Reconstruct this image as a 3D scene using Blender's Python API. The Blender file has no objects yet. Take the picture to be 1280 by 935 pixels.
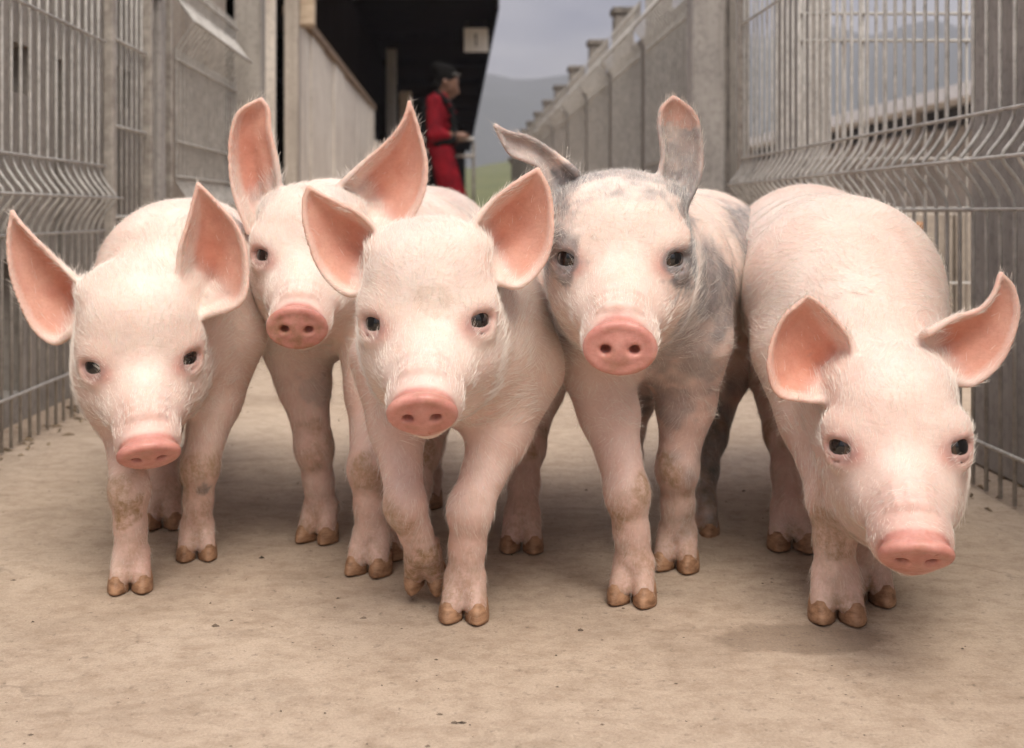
import bpy, bmesh, math, random
import numpy as np
from mathutils import Vector, Matrix

SC = bpy.context.scene
COL = SC.collection
R = math.radians

# ------------------------------------------------------------------ camera
CAM_H, FPX = 0.42, 1500.0            # eye height (m), focal length in photo pixels (1280 wide)
VPX, VPY = 572.0, 266.0              # where the alley runs to, in photo pixels
cam = bpy.data.cameras.new('camera')
cam.sensor_width = 36.0
cam.lens = 36.0 * FPX / 1280.0
cam.shift_x = (640.0 - VPX) / 1280.0
cam.shift_y = -(467.5 - VPY) / 1280.0
cam.clip_start, cam.clip_end = 0.05, 20000
cam.dof.use_dof = True
cam.dof.focus_distance = 1.16
cam.dof.aperture_fstop = 7.5
cam_o = bpy.data.objects.new('camera', cam)
cam_o.location = (0, 0, CAM_H)
cam_o.rotation_euler = (R(90), 0, 0)
COL.objects.link(cam_o)
SC.camera = cam_o

# ------------------------------------------------------------------ sky and sun (overcast)
SUN_EL, SUN_AZ = R(60), R(170)      # azimuth from +Y towards +X: behind the camera, to the left
w = bpy.data.worlds.new('World'); SC.world = w; w.use_nodes = True
nt = w.node_tree; nt.nodes.clear()
def wn(t): return nt.nodes.new(t)
wout, wbg, wbg2, wmix = wn('ShaderNodeOutputWorld'), wn('ShaderNodeBackground'), wn('ShaderNodeBackground'), wn('ShaderNodeMixShader')
sky = wn('ShaderNodeTexSky'); sky.sky_type = 'NISHITA'; sky.sun_disc = False
sky.sun_elevation = SUN_EL; sky.sun_rotation = SUN_AZ; sky.air_density = 1.2; sky.dust_density = 4.0
nt.links.new(sky.outputs[0], wbg.inputs[0]); wbg.inputs[1].default_value = 0.10
# cloud sheet: an overcast sky is about three times as bright overhead as at the horizon
tc, sep = wn('ShaderNodeTexCoord'), wn('ShaderNodeSeparateXYZ')
nt.links.new(tc.outputs['Generated'], sep.inputs[0])
mr = wn('ShaderNodeMapRange'); mr.inputs[1].default_value = 0.0; mr.inputs[2].default_value = 1.0
mr.inputs[3].default_value = 0.27; mr.inputs[4].default_value = 1.75
nt.links.new(sep.outputs[2], mr.inputs[0])
mp = wn('ShaderNodeMapping'); mp.inputs['Scale'].default_value = (2.2, 2.2, 9.0)
nt.links.new(tc.outputs['Generated'], mp.inputs[0])
ns = wn('ShaderNodeTexNoise'); ns.inputs['Scale'].default_value = 1.6; ns.inputs['Detail'].default_value = 6; ns.inputs['Roughness'].default_value = 0.55
nt.links.new(mp.outputs[0], ns.inputs['Vector'])
cr = wn('ShaderNodeValToRGB')
cr.color_ramp.elements[0].position = 0.40; cr.color_ramp.elements[0].color = (0.36, 0.355, 0.43, 1)
cr.color_ramp.elements[1].position = 0.62; cr.color_ramp.elements[1].color = (0.91, 0.845, 0.815, 1)
nt.links.new(ns.outputs[0], cr.inputs[0])
mul = wn('ShaderNodeVectorMath'); mul.operation = 'SCALE'
nt.links.new(cr.outputs[0], mul.inputs[0]); nt.links.new(mr.outputs[0], mul.inputs['Scale'])
nt.links.new(mul.outputs[0], wbg2.inputs[0]); wbg2.inputs[1].default_value = 0.56
wmix.inputs[0].default_value = 0.88
nt.links.new(wbg.outputs[0], wmix.inputs[1]); nt.links.new(wbg2.outputs[0], wmix.inputs[2])
nt.links.new(wmix.outputs[0], wout.inputs[0])

sun = bpy.data.lights.new('sun', 'SUN'); sun.energy = 1.5; sun.angle = R(40); sun.color = (1.0, 0.915, 0.80)
sun_o = bpy.data.objects.new('sun', sun); COL.objects.link(sun_o)
sd = Vector((math.sin(SUN_AZ)*math.cos(SUN_EL), math.cos(SUN_AZ)*math.cos(SUN_EL), math.sin(SUN_EL)))
sun_o.rotation_euler = sd.to_track_quat('Z', 'Y').to_euler()
sun_o.location = sd * 30

SC.view_settings.view_transform = 'Standard'; SC.view_settings.look = 'None'
SC.view_settings.exposure = 1.24; SC.view_settings.gamma = 1.0; SC.view_settings.use_curve_mapping = False
SC.render.engine = 'CYCLES'
SC.cycles.use_denoising = True
SC.cycles.max_bounces = 6; SC.cycles.diffuse_bounces = 3
SC.cycles.adaptive_threshold = 0.03; SC.cycles.use_adaptive_sampling = True; SC.cycles.transparent_max_bounces = 8
SC.cycles.volume_bounces = 0

def P(x, y, d):
    """photo pixel at depth d (metres ahead of the camera) -> world point"""
    return np.array([(x - VPX) / FPX * d, d, CAM_H - (y - VPY) / FPX * d])
def gdist(y):                        # depth of a ground point seen at photo row y
    return CAM_H * FPX / (y - VPY)

# ------------------------------------------------------------------ small helpers
def tag(o, label=None, cat=None, group=None, kind=None):
    kind = kind or 'thing'
    for k, v in (('label', label), ('category', cat), ('group', group), ('kind', kind)):
        if v: o[k] = v
    return o
def empty(name, loc=(0, 0, 0)):
    o = bpy.data.objects.new(name, None); o.location = loc; o.empty_display_size = 0.05
    COL.objects.link(o); return o
def link(name, me, mat=None, parent=None, smooth=False):
    o = bpy.data.objects.new(name, me); COL.objects.link(o)
    if mat is not None and not me.materials: me.materials.append(mat)
    if smooth: me.shade_smooth()
    if parent is not None:
        o.parent = parent; o.matrix_parent_inverse = world_of(parent).inverted()
    return o
def world_of(o):
    m = o.matrix_basis.copy()
    return m if o.parent is None else world_of(o.parent) @ o.matrix_parent_inverse @ m
def mesh_np(name, v, f):
    v = np.asarray(v, np.float32); f = np.asarray(f, np.int32)
    me = bpy.data.meshes.new(name)
    n, k = f.shape
    me.vertices.add(len(v)); me.vertices.foreach_set('co', v.ravel())
    me.loops.add(n*k); me.loops.foreach_set('vertex_index', f.ravel())
    me.polygons.add(n); me.polygons.foreach_set('loop_start', np.arange(0, n*k, k, dtype=np.int32))
    me.update(calc_edges=True); me.validate()
    return me
class MB:
    """collects boxes and tubes for one mesh"""
    def __init__(s): s.v, s.f = [], []
    def box(s, x0, y0, z0, x1, y1, z1):
        b = len(s.v)
        s.v += [(x0,y0,z0),(x1,y0,z0),(x1,y1,z0),(x0,y1,z0),(x0,y0,z1),(x1,y0,z1),(x1,y1,z1),(x0,y1,z1)]
        s.f += [tuple(b+i for i in q) for q in ((0,3,2,1),(4,5,6,7),(0,1,5,4),(1,2,6,5),(2,3,7,6),(3,0,4,7))]
        return s
    def tube(s, pts, r, n=6, caps=True):
        pts = [Vector(p) for p in pts]; rr = r if hasattr(r, '__len__') else [r]*len(pts)
        b = len(s.v); up = None
        for i, p in enumerate(pts):
            t = (pts[min(i+1, len(pts)-1)] - pts[max(i-1, 0)]).normalized()
            if up is None:
                up = Vector((1,0,0)) if abs(t.x) < .8 else Vector((0,1,0))
            a = (up - t*up.dot(t)).normalized(); up = a; c = t.cross(a)
            for j in range(n):
                th = 2*math.pi*j/n
                s.v.append(tuple(p + (a*math.cos(th) + c*math.sin(th))*rr[i]))
        for i in range(len(pts)-1):
            for j in range(n):
                k = (j+1) % n
                s.f.append((b+i*n+j, b+i*n+k, b+(i+1)*n+k, b+(i+1)*n+j))
        if caps:
            s.f.append(tuple(b+j for j in reversed(range(n))))
            s.f.append(tuple(b+(len(pts)-1)*n+j for j in range(n)))
        return s
    def mesh(s, name):
        me = bpy.data.meshes.new(name); me.from_pydata(s.v, [], s.f); me.update(); return me
    def build(s, name, mat, parent=None, bevel=0, smooth=False):
        me = s.mesh(name)
        if bevel:
            bm = bmesh.new(); bm.from_mesh(me)
            bmesh.ops.bevel(bm, geom=bm.edges[:], offset=bevel, segments=1, affect='EDGES', clamp_overlap=True)
            bm.to_mesh(me); bm.free()
        return link(name, me, mat, parent, smooth)

# ------------------------------------------------------------------ materials
def mat_new(name):
    m = bpy.data.materials.new(name); m.use_nodes = True
    t = m.node_tree; b = t.nodes['Principled BSDF']
    return m, t, b
def N(t, typ, **kw):
    n = t.nodes.new(typ)
    for k, v in kw.items():
        if k in n.inputs: n.inputs[k].default_value = v
        else: setattr(n, k, v)
    return n
def noise(t, vec, scale, detail=5, rough=0.6, dist=0.0):
    n = N(t, 'ShaderNodeTexNoise'); n.inputs['Scale'].default_value = scale; n.inputs['Detail'].default_value = detail
    n.inputs['Roughness'].default_value = rough; n.inputs['Distortion'].default_value = dist
    t.links.new(vec, n.inputs['Vector']); return n.outputs[0]
def ramp(t, fac, stops):
    r = N(t, 'ShaderNodeValToRGB'); e = r.color_ramp.elements
    while len(e) < len(stops): e.new(0.5)
    for el, (p, c) in zip(e, stops):
        el.position = p; el.color = (*c, 1) if len(c) == 3 else c
    t.links.new(fac, r.inputs[0]); return r.outputs[0]
def mixc(t, fac, a, b, mode='MIX'):
    m = N(t, 'ShaderNodeMix', data_type='RGBA', blend_type=mode)
    for s, v in ((m.inputs[0], fac), (m.inputs[6], a), (m.inputs[7], b)):
        if hasattr(v, 'is_output') or isinstance(v, bpy.types.NodeSocket): t.links.new(v, s)
        elif hasattr(v, '__len__'): s.default_value = (*v, 1) if len(v) == 3 else v
        else: s.default_value = v
    return m.outputs[2]
def math_(t, op, a, b=0.0, clamp=False):
    m = N(t, 'ShaderNodeMath', operation=op); m.use_clamp = clamp
    for s, v in ((m.inputs[0], a), (m.inputs[1], b)):
        if isinstance(v, bpy.types.NodeSocket): t.links.new(v, s)
        else: s.default_value = v
    return m.outputs[0]
def bump(t, b, h, strength, dist):
    n = N(t, 'ShaderNodeBump'); n.inputs['Strength'].default_value = strength; n.inputs['Distance'].default_value = dist
    t.links.new(h, n.inputs['Height']); t.links.new(n.outputs[0], b.inputs['Normal'])
def gpos(t):
    return N(t, 'ShaderNodeNewGeometry').outputs['Position']
def scaled(t, vec, s):
    m = N(t, 'ShaderNodeMapping'); m.inputs['Scale'].default_value = s
    t.links.new(vec, m.inputs[0]); return m.outputs[0]

def make_plain(name, c1, c2, scale=8, rough=0.8, bmp=0.2, bdist=0.003, stretch=(1,1,1), metallic=0.0, stops=(0.35,0.65)):
    m, t, b = mat_new(name)
    v = scaled(t, gpos(t), stretch)
    f = noise(t, v, scale, 7, 0.65)
    t.links.new(ramp(t, f, [(stops[0], c1), (stops[1], c2)]), b.inputs['Base Color'])
    b.inputs['Roughness'].default_value = rough; b.inputs['Metallic'].default_value = metallic
    if bmp: bump(t, b, noise(t, v, scale*6, 4, 0.7), bmp, bdist)
    return m
M = {}
M['galv'] = make_plain('galvanised_steel', (0.27,0.24,0.21), (0.52,0.48,0.43), 30, 0.62, 0.3, 0.001, metallic=0.3)
M['galv_dark'] = make_plain('weathered_steel', (0.10,0.09,0.08), (0.22,0.20,0.18), 24, 0.7, 0.3, 0.001, metallic=0.3)
def make_rusty():
    m, t, b = mat_new('stained_galvanised_wire')
    p = gpos(t)
    base = ramp(t, noise(t, p, 40, 6, 0.7), [(0.3, (0.32,0.305,0.285)), (0.7, (0.60,0.58,0.545))])
    f = ramp(t, noise(t, scaled(t, p, (1,1,0.25)), 9, 6, 0.7), [(0.62, (0,0,0)), (0.76, (0.7,0.7,0.7))])
    t.links.new(mixc(t, f, base, (0.17,0.095,0.05)), b.inputs['Base Color'])
    b.inputs['Roughness'].default_value = 0.65; b.inputs['Metallic'].default_value = 0.2
    bump(t, b, noise(t, p, 220, 3, 0.6), 0.4, 0.001)
    return m
M['wire'] = make_rusty()
def make_concrete(name, c1, c2, streak=(0.10,0.085,0.07), amount=0.5):
    m, t, b = mat_new(name)
    p = gpos(t)
    base = ramp(t, noise(t, p, 5, 8, 0.65), [(0.3, c1), (0.7, c2)])
    st = ramp(t, noise(t, scaled(t, p, (14, 14, 0.7)), 2.2, 6, 0.65), [(0.47, (0,0,0)), (0.72, (amount,)*3)])
    c = mixc(t, st, base, streak)
    sp = ramp(t, noise(t, p, 60, 3, 0.6), [(0.36, (0.8,)*3), (0.5, (1,1,1))])
    c = mixc(t, 1.0, c, sp, 'MULTIPLY')
    t.links.new(c, b.inputs['Base Color']); b.inputs['Roughness'].default_value = 0.88
    h = math_(t, 'ADD', noise(t, p, 40, 6, 0.7), noise(t, scaled(t, p, (30, 30, 1)), 1.0, 3))
    bump(t, b, h, 0.35, 0.004)
    return m
M['conc'] = make_concrete('weathered_concrete', (0.27,0.25,0.225), (0.39,0.36,0.325))
M['conc_grey'] = make_concrete('grey_concrete', (0.29,0.272,0.255), (0.41,0.385,0.36), amount=0.35)
M['conc_warm'] = make_concrete('beige_concrete', (0.33,0.285,0.24), (0.45,0.395,0.335))
M['conc_far'] = make_concrete('dull_concrete', (0.17,0.155,0.14), (0.27,0.25,0.228))
M['white_wash'] = make_concrete('whitewash', (0.66,0.59,0.51), (0.82,0.76,0.67), (0.25,0.20,0.16), 0.6)
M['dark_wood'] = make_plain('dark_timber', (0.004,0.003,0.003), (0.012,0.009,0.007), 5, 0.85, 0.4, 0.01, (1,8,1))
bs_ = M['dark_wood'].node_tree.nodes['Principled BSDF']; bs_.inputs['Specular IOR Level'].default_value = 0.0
M['brown_wood'] = make_plain('brown_timber', (0.12,0.075,0.045), (0.26,0.18,0.115), 6, 0.8, 0.3, 0.004, (6,1,6))
M['pale_wood'] = make_plain('pale_timber', (0.38,0.29,0.20), (0.55,0.44,0.33), 8, 0.8, 0.3, 0.003, (1,1,6))
M['orange'] = make_plain('orange_rust', (0.26,0.12,0.055), (0.42,0.24,0.13), 20, 0.8)
M['shade_dark'] = make_plain('painted_shade', (0.012,0.011,0.010), (0.025,0.022,0.02), 6, 0.9, 0)  # near-black colour that stands in for shade
M['roof_white'] = make_plain('white_sheet_roof', (0.72,0.71,0.69), (0.82,0.81,0.80), 3, 0.5, 0.1)
M['sign_white'] = make_plain('white_sign_paint', (0.76,0.73,0.69), (0.84,0.81,0.77), 6, 0.6, 0.05)
M['black'] = make_plain('black_paint', (0.012,)*3, (0.03,)*3, 8, 0.6, 0)
M['rail'] = make_plain('pale_rail_paint', (0.5,0.48,0.45), (0.65,0.63,0.6), 8, 0.5, 0.1)
def make_ground():
    m, t, b = mat_new('alley_concrete')
    p = gpos(t)
    big = ramp(t, noise(t, p, 1.7, 6, 0.6, 0.4), [(0.3, (0.43,0.335,0.255)), (0.52, (0.495,0.395,0.305)), (0.72, (0.56,0.46,0.365))])
    mid = ramp(t, noise(t, scaled(t, p, (1, 1.2, 1)), 26, 9, 0.78, 0.2), [(0.33, (0.72,0.68,0.64)), (0.56, (1,1,1))])
    c = mixc(t, 1.0, big, mid, 'MULTIPLY')
    # trodden dirt stains
    st = ramp(t, noise(t, scaled(t, p, (1, 1.6, 1)), 3.1, 8, 0.72, 0.8), [(0.53, (0,0,0)), (0.66, (0.42,)*3)])
    c = mixc(t, st, c, (0.235,0.175,0.125))
    # one damp stain with a ragged edge
    dv = N(t, 'ShaderNodeVectorMath', operation='SUBTRACT'); t.links.new(p, dv.inputs[0]); dv.inputs[1].default_value = (0.345, 1.185, 0)
    ds = N(t, 'ShaderNodeVectorMath', operation='LENGTH'); t.links.new(scaled(t, dv.outputs[0], (1, 1.7, 1)), ds.inputs[0])
    dd = math_(t, 'ADD', ds.outputs['Value'], math_(t, 'MULTIPLY', noise(t, p, 13, 6, 0.65), 0.16))
    c = mixc(t, ramp(t, dd, [(0.150, (0.55,)*3), (0.166, (0,0,0))]), c, (0.19,0.135,0.095))
    # hairline cracks, broken up
    vo = N(t, 'ShaderNodeTexVoronoi', feature='DISTANCE_TO_EDGE'); vo.inputs['Scale'].default_value = 1.1
    wv = N(t, 'ShaderNodeVectorMath', operation='ADD'); t.links.new(p, wv.inputs[0])
    nz = N(t, 'ShaderNodeTexNoise'); nz.inputs['Scale'].default_value = 7; nz.inputs['Detail'].default_value = 8; t.links.new(p, nz.inputs['Vector'])
    sc_ = N(t, 'ShaderNodeVectorMath', operation='SCALE'); sc_.inputs['Scale'].default_value = 0.22; t.links.new(nz.outputs[1], sc_.inputs[0])
    t.links.new(sc_.outputs[0], wv.inputs[1]); t.links.new(wv.outputs[0], vo.inputs['Vector'])
    ck = math_(t, 'MULTIPLY', ramp(t, vo.outputs[0], [(0.0, (0.4,)*3), (0.003, (0,0,0))]), ramp(t, noise(t, p, 2.4, 3), [(0.48, (0,0,0)), (0.58, (1,1,1))]))
    c = mixc(t, ck, c, (0.16,0.12,0.09))
    # pits and grit
    sp = ramp(t, noise(t, p, 95, 4, 0.7), [(0.30, (0.45,)*3), (0.42, (1,1,1))])
    c = mixc(t, 0.7, c, sp, 'MULTIPLY')
    fine = ramp(t, noise(t, p, 420, 2, 0.6), [(0.3, (0.85,)*3), (0.7, (1.08,)*3)])
    c = mixc(t, 1.0, c, fine, 'MULTIPLY')
    t.links.new(c, b.inputs['Base Color']); b.inputs['Roughness'].default_value = 0.9
    h = math_(t, 'ADD', noise(t, p, 60, 8, 0.75), math_(t, 'MULTIPLY', noise(t, p, 7, 4, 0.6), 2.5))
    bump(t, b, h, 0.55, 0.006)
    return m
M['ground'] = make_ground()
def make_grass(name, a, b_):
    m, t, b = mat_new(name); p = gpos(t)
    c = ramp(t, noise(t, p, 0.25, 10, 0.75), [(0.3, a), (0.7, b_)])
    t.links.new(c, b.inputs['Base Color']); b.inputs['Roughness'].default_value = 0.95
    return m
M['grass'] = make_grass('pasture', (0.07,0.085,0.02), (0.14,0.14,0.045))
M['hill_far'] = make_grass('wooded_slope', (0.03,0.04,0.03), (0.075,0.08,0.06))
# ================================================================== distance-field modelling
def smin(a, b, k):
    if k <= 0: return np.minimum(a, b)
    h = np.maximum(k - np.abs(a - b), 0) / k
    return np.minimum(a, b) - h*h*(k*0.25)
class Field:
    def __init__(s, lo, hi, h):
        s.h = h; s.lo = np.asarray(lo, float)
        s.n = np.ceil((np.asarray(hi) - s.lo)/h).astype(int) + 1
        s.phi = np.full(tuple(s.n), 0.5, np.float32)
    def block(s, lo, hi):
        a = np.clip(np.floor((np.asarray(lo) - s.lo)/s.h).astype(int), 0, s.n)
        b = np.clip(np.ceil((np.asarray(hi) - s.lo)/s.h).astype(int) + 1, 0, s.n)
        sl = tuple(slice(i, j) for i, j in zip(a, b))
        ax = [(s.lo[i] + s.h*np.arange(a[i], b[i])).astype(np.float32) for i in range(3)]
        return sl, ax[0][:, None, None], ax[1][None, :, None], ax[2][None, None, :]
    def _apply(s, lo, hi, k, fn, sub):
        pad = k + 4*s.h
        sl, X, Y, Z = s.block(lo - pad, hi + pad)
        if any(q.start >= q.stop for q in sl): return
        d = fn(X, Y, Z).astype(np.float32)
        if sub: s.phi[sl] = -smin(-s.phi[sl], d, k)
        else: s.phi[sl] = smin(s.phi[sl], d, k)
    def ell(s, c, r, Rm=None, k=0.02, sub=False):
        c = np.asarray(c, float); r = np.asarray(r, float); Rm = np.eye(3) if Rm is None else np.asarray(Rm)
        ext = np.sqrt(((Rm * r[None, :])**2).sum(1))
        def fn(X, Y, Z):
            x, y, z = X - c[0], Y - c[1], Z - c[2]
            l = [(x*Rm[0, i] + y*Rm[1, i] + z*Rm[2, i]) for i in range(3)]
            k0 = np.sqrt(sum((l[i]/r[i])**2 for i in range(3))); k1 = np.sqrt(sum((l[i]/r[i]**2)**2 for i in range(3)))
            return k0*(k0 - 1)/np.maximum(k1, 1e-6)
        s._apply(c - ext, c + ext, k, fn, sub)
    def cone(s, a, b, ra, rb, k=0.02, sub=False):
        a = np.asarray(a, float); b = np.asarray(b, float); m = max(ra, rb)
        ab = b - a; L2 = max(ab @ ab, 1e-9)
        def fn(X, Y, Z):
            x, y, z = X - a[0], Y - a[1], Z - a[2]
            t = np.clip((x*ab[0] + y*ab[1] + z*ab[2])/L2, 0, 1)
            return np.sqrt((x - t*ab[0])**2 + (y - t*ab[1])**2 + (z - t*ab[2])**2) - (ra + (rb - ra)*t)
        s._apply(np.minimum(a, b) - m, np.maximum(a, b) + m, k, fn, sub)
    def chain(s, pts, rad, k=0.02):
        for i in range(len(pts) - 1): s.cone(pts[i], pts[i+1], rad[i], rad[i+1], k)
    def cloud(s, pts, rad, k):
        """union of many little balls along a sheet: an ear"""
        pts = pts.astype(np.float32); rad = rad.astype(np.float32)
        lo, hi = pts.min(0) - rad.max(), pts.max(0) + rad.max()
        def fn(X, Y, Z):
            out = np.full(np.broadcast(X, Y, Z).shape, 1.0, np.float32)
            x0, y0, z0 = X.ravel(), Y.ravel(), Z.ravel(); reach = 0.011
            for (px, py, pz), r in zip(pts, rad):
                i0, i1 = np.searchsorted(x0, (px - reach, px + reach)); j0, j1 = np.searchsorted(y0, (py - reach, py + reach)); k0, k1 = np.searchsorted(z0, (pz - reach, pz + reach))
                if i0 >= i1 or j0 >= j1 or k0 >= k1: continue
                d = np.sqrt((x0[i0:i1, None, None] - px)**2 + (y0[None, j0:j1, None] - py)**2 + (z0[None, None, k0:k1] - pz)**2) - r
                b = out[i0:i1, j0:j1, k0:k1]; np.minimum(b, d, out=b)
            return out
        s._apply(lo, hi, k, fn, False)
    def sample(s, p):
        g = np.clip((p - s.lo)/s.h, 0, np.array(s.n) - 1.001); i = g.astype(int); f = (g - i)
        out = 0
        for a in (0, 1):
            for b in (0, 1):
                for c in (0, 1):
                    wt = (f[:, 0] if a else 1-f[:, 0])*(f[:, 1] if b else 1-f[:, 1])*(f[:, 2] if c else 1-f[:, 2])
                    out = out + wt*s.phi[i[:, 0]+a, i[:, 1]+b, i[:, 2]+c]
        return out
    def grad(s, p):
        e = s.h*0.8; g = np.stack([s.sample(p + np.eye(3)[i]*e) - s.sample(p - np.eye(3)[i]*e) for i in range(3)], 1)/(2*e)
        return g
    def mesh(s, smooth=3):
        phi = s.phi; ins = phi < 0
        nx, ny, nz = phi.shape
        cnt = np.zeros((nx-1, ny-1, nz-1), np.uint8)
        for a in (0, 1):
            for b in (0, 1):
                for c in (0, 1): cnt += ins[a:nx-1+a, b:ny-1+b, c:nz-1+c]
        mask = (cnt > 0) & (cnt < 8)
        idx = np.argwhere(mask); vid = np.full(mask.shape, -1, np.int32); vid[mask] = np.arange(len(idx))
        acc = np.zeros((len(idx), 3)); num = np.zeros(len(idx))
        cor = np.array([(a, b, c) for a in (0, 1) for b in (0, 1) for c in (0, 1)])
        val = np.stack([phi[idx[:, 0]+c[0], idx[:, 1]+c[1], idx[:, 2]+c[2]] for c in cor], 1)
        for i in range(8):
            for j in range(i+1, 8):
                if np.abs(cor[i] - cor[j]).sum() != 1: continue
                u, v = val[:, i], val[:, j]; m = (u < 0) != (v < 0)
                t = np.where(m, u/np.where(m, u - v, 1), 0)
                acc += np.where(m[:, None], cor[i] + t[:, None]*(cor[j] - cor[i]), 0); num += m
        V = s.lo + s.h*(idx + acc/num[:, None])
        quads = []
        for ax in range(3):
            o1, o2 = [a for a in range(3) if a != ax]
            sl0 = [slice(None)]*3; sl1 = [slice(None)]*3
            sl0[ax] = slice(0, -1); sl1[ax] = slice(1, None)
            ch = ins[tuple(sl0)] != ins[tuple(sl1)]
            e = np.argwhere(ch); e = e[(e[:, o1] > 0) & (e[:, o2] > 0) & (e[:, o1] < s.n[o1]-1) & (e[:, o2] < s.n[o2]-1)]
            d1 = np.zeros(3, int); d1[o1] = 1; d2 = np.zeros(3, int); d2[o2] = 1
            g = lambda q: vid[q[:, 0], q[:, 1], q[:, 2]]
            q = np.stack([g(e), g(e - d1), g(e - d1 - d2), g(e - d2)], 1)
            flip = ins[e[:, 0], e[:, 1], e[:, 2]] ^ (ax == 1)
            q[~flip] = q[~flip][:, ::-1]
            quads.append(q)
        F = np.concatenate(quads)
        A = np.concatenate([F[:, [0, 1]], F[:, [1, 2]], F[:, [2, 3]], F[:, [3, 0]]]); n = len(V)
        deg = np.bincount(A[:, 0], minlength=n) + np.bincount(A[:, 1], minlength=n)
        for it in range(smooth):
            av = np.stack([(np.bincount(A[:, 0], V[A[:, 1], c], n) + np.bincount(A[:, 1], V[A[:, 0], c], n))/np.maximum(deg, 1) for c in range(3)], 1)
            V = V + 0.6*(av - V)
            g = s.grad(V); d = s.sample(V); gg = np.maximum((g*g).sum(1), 0.15)
            V = V - 0.7*np.clip(d/gg, -s.h, s.h)[:, None]*g
        return V, F

def lerp(a, b, t): return a + (b - a)*t
def curve(pts, n):
    """Catmull-Rom through pts, n samples"""
    p = np.asarray(pts, float); q = np.vstack([2*p[0]-p[1], p, 2*p[-1]-p[-2]])
    out = []
    for t in np.linspace(0, len(p)-1-1e-6, n):
        i = int(t); f = t - i; a, b, c, d = q[i:i+4]
        out.append(0.5*((2*b) + (c-a)*f + (2*a-5*b+4*c-d)*f*f + (3*b-a-3*c+d)*f**3))
    return np.array(out)
def sstep(a, b, x):
    t = np.clip((x - a)/(b - a), 0, 1); return t*t*(3 - 2*t)
def vnoise(p, s, seed=0):
    """cheap smooth value noise in 3-D, 0..1"""
    q = p*s + seed*17.31; i = np.floor(q).astype(np.int64); f = q - i; f = f*f*(3-2*f); out = 0
    for a in (0, 1):
        for b in (0, 1):
            for c in (0, 1):
                h = ((i[:, 0]+a)*73856093 ^ (i[:, 1]+b)*19349663 ^ (i[:, 2]+c)*83492791) & 0xFFFFFF
                h = (h*1103515245 + 12345) & 0xFFFFFF
                wt = (f[:, 0] if a else 1-f[:, 0])*(f[:, 1] if b else 1-f[:, 1])*(f[:, 2] if c else 1-f[:, 2])
                out = out + wt*(h/0xFFFFFF)
    return out

# ================================================================== piglets
def make_skin():
    m, t, b = mat_new('piglet_skin')
    at = N(t, 'ShaderNodeAttribute', attribute_name='pigment')
    sp = N(t, 'ShaderNodeSeparateColor'); t.links.new(at.outputs['Color'], sp.inputs[0])
    p = gpos(t)
    base = ramp(t, noise(t, p, 22, 7, 0.65), [(0.3, (0.715,0.565,0.495)), (0.7, (0.82,0.705,0.635))])
    blot = ramp(t, noise(t, p, 9, 5, 0.6, 0.5), [(0.42, (0,0,0)), (0.68, (0.42,)*3)])
    base = mixc(t, blot, base, (0.70,0.435,0.355))
    pinkc = ramp(t, noise(t, p, 60, 6, 0.65), [(0.3, (0.48,0.195,0.165)), (0.7, (0.62,0.315,0.265))])
    earc = ramp(t, noise(t, p, 40, 6, 0.65, 0.4), [(0.3, (0.54,0.165,0.095)), (0.7, (0.68,0.295,0.195))])
    pinkc = mixc(t, at.outputs['Alpha'], pinkc, earc)
    c = mixc(t, sp.outputs[0], base, pinkc)
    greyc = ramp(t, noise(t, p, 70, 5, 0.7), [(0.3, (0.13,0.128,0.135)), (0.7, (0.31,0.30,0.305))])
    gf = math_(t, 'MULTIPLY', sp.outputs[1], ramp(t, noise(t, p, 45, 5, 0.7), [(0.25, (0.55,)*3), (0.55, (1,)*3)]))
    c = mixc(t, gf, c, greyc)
    df = math_(t, 'MULTIPLY', sp.outputs[2], ramp(t, noise(t, p, 130, 6, 0.75), [(0.32, (0.15,)*3), (0.6, (1,)*3)]))
    c = mixc(t, df, c, (0.27,0.165,0.07))
    # fine pores and mottling
    po = ramp(t, noise(t, p, 330, 3, 0.6), [(0.3, (0.93,0.91,0.90)), (0.55, (1,1,1))])
    c = mixc(t, 1.0, c, po, 'MULTIPLY')
    t.links.new(c, b.inputs['Base Color'])
    wet = math_(t, 'MULTIPLY', sp.outputs[0], math_(t, 'SUBTRACT', 1.0, at.outputs['Alpha'], True))
    rg = math_(t, 'SUBTRACT', 0.60, math_(t, 'MULTIPLY', wet, math_(t, 'MULTIPLY', noise(t, p, 90, 3), 0.48)))
    t.links.new(rg, b.inputs['Roughness'])
    b.inputs['Specular IOR Level'].default_value = 0.35
    b.inputs['Subsurface Weight'].default_value = 0.3
    b.inputs['Subsurface Radius'].default_value = (1.0, 0.42, 0.28)
    b.inputs['Subsurface Scale'].default_value = 0.008
    h = math_(t, 'ADD', math_(t, 'MULTIPLY', noise(t, p, 240, 3, 0.6), 0.5), math_(t, 'MULTIPLY', noise(t, scaled(t, p, (1, 1, 2.2)), 55, 4, 0.6, 0.6), 1.6))
    bump(t, b, h, 0.28, 0.0014)
    return m
def make_hair(name, c, rough=0.45):
    m, t, b = mat_new(name)
    at = N(t, 'ShaderNodeAttribute', attribute_name='tint')
    t.links.new(at.outputs['Color'], b.inputs['Base Color'])
    b.inputs['Roughness'].default_value = rough; b.inputs['Specular IOR Level'].default_value = 0.3
    b.inputs['Transmission Weight'].default_value = 0.0
    return m
M['skin'] = make_skin(); M['hair'] = make_hair('piglet_hair', None)
M['hoof'] = make_plain('horn', (0.20,0.10,0.05), (0.46,0.265,0.155), 60, 0.6, 0.35, 0.001, (1,1,2.5))
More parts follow.
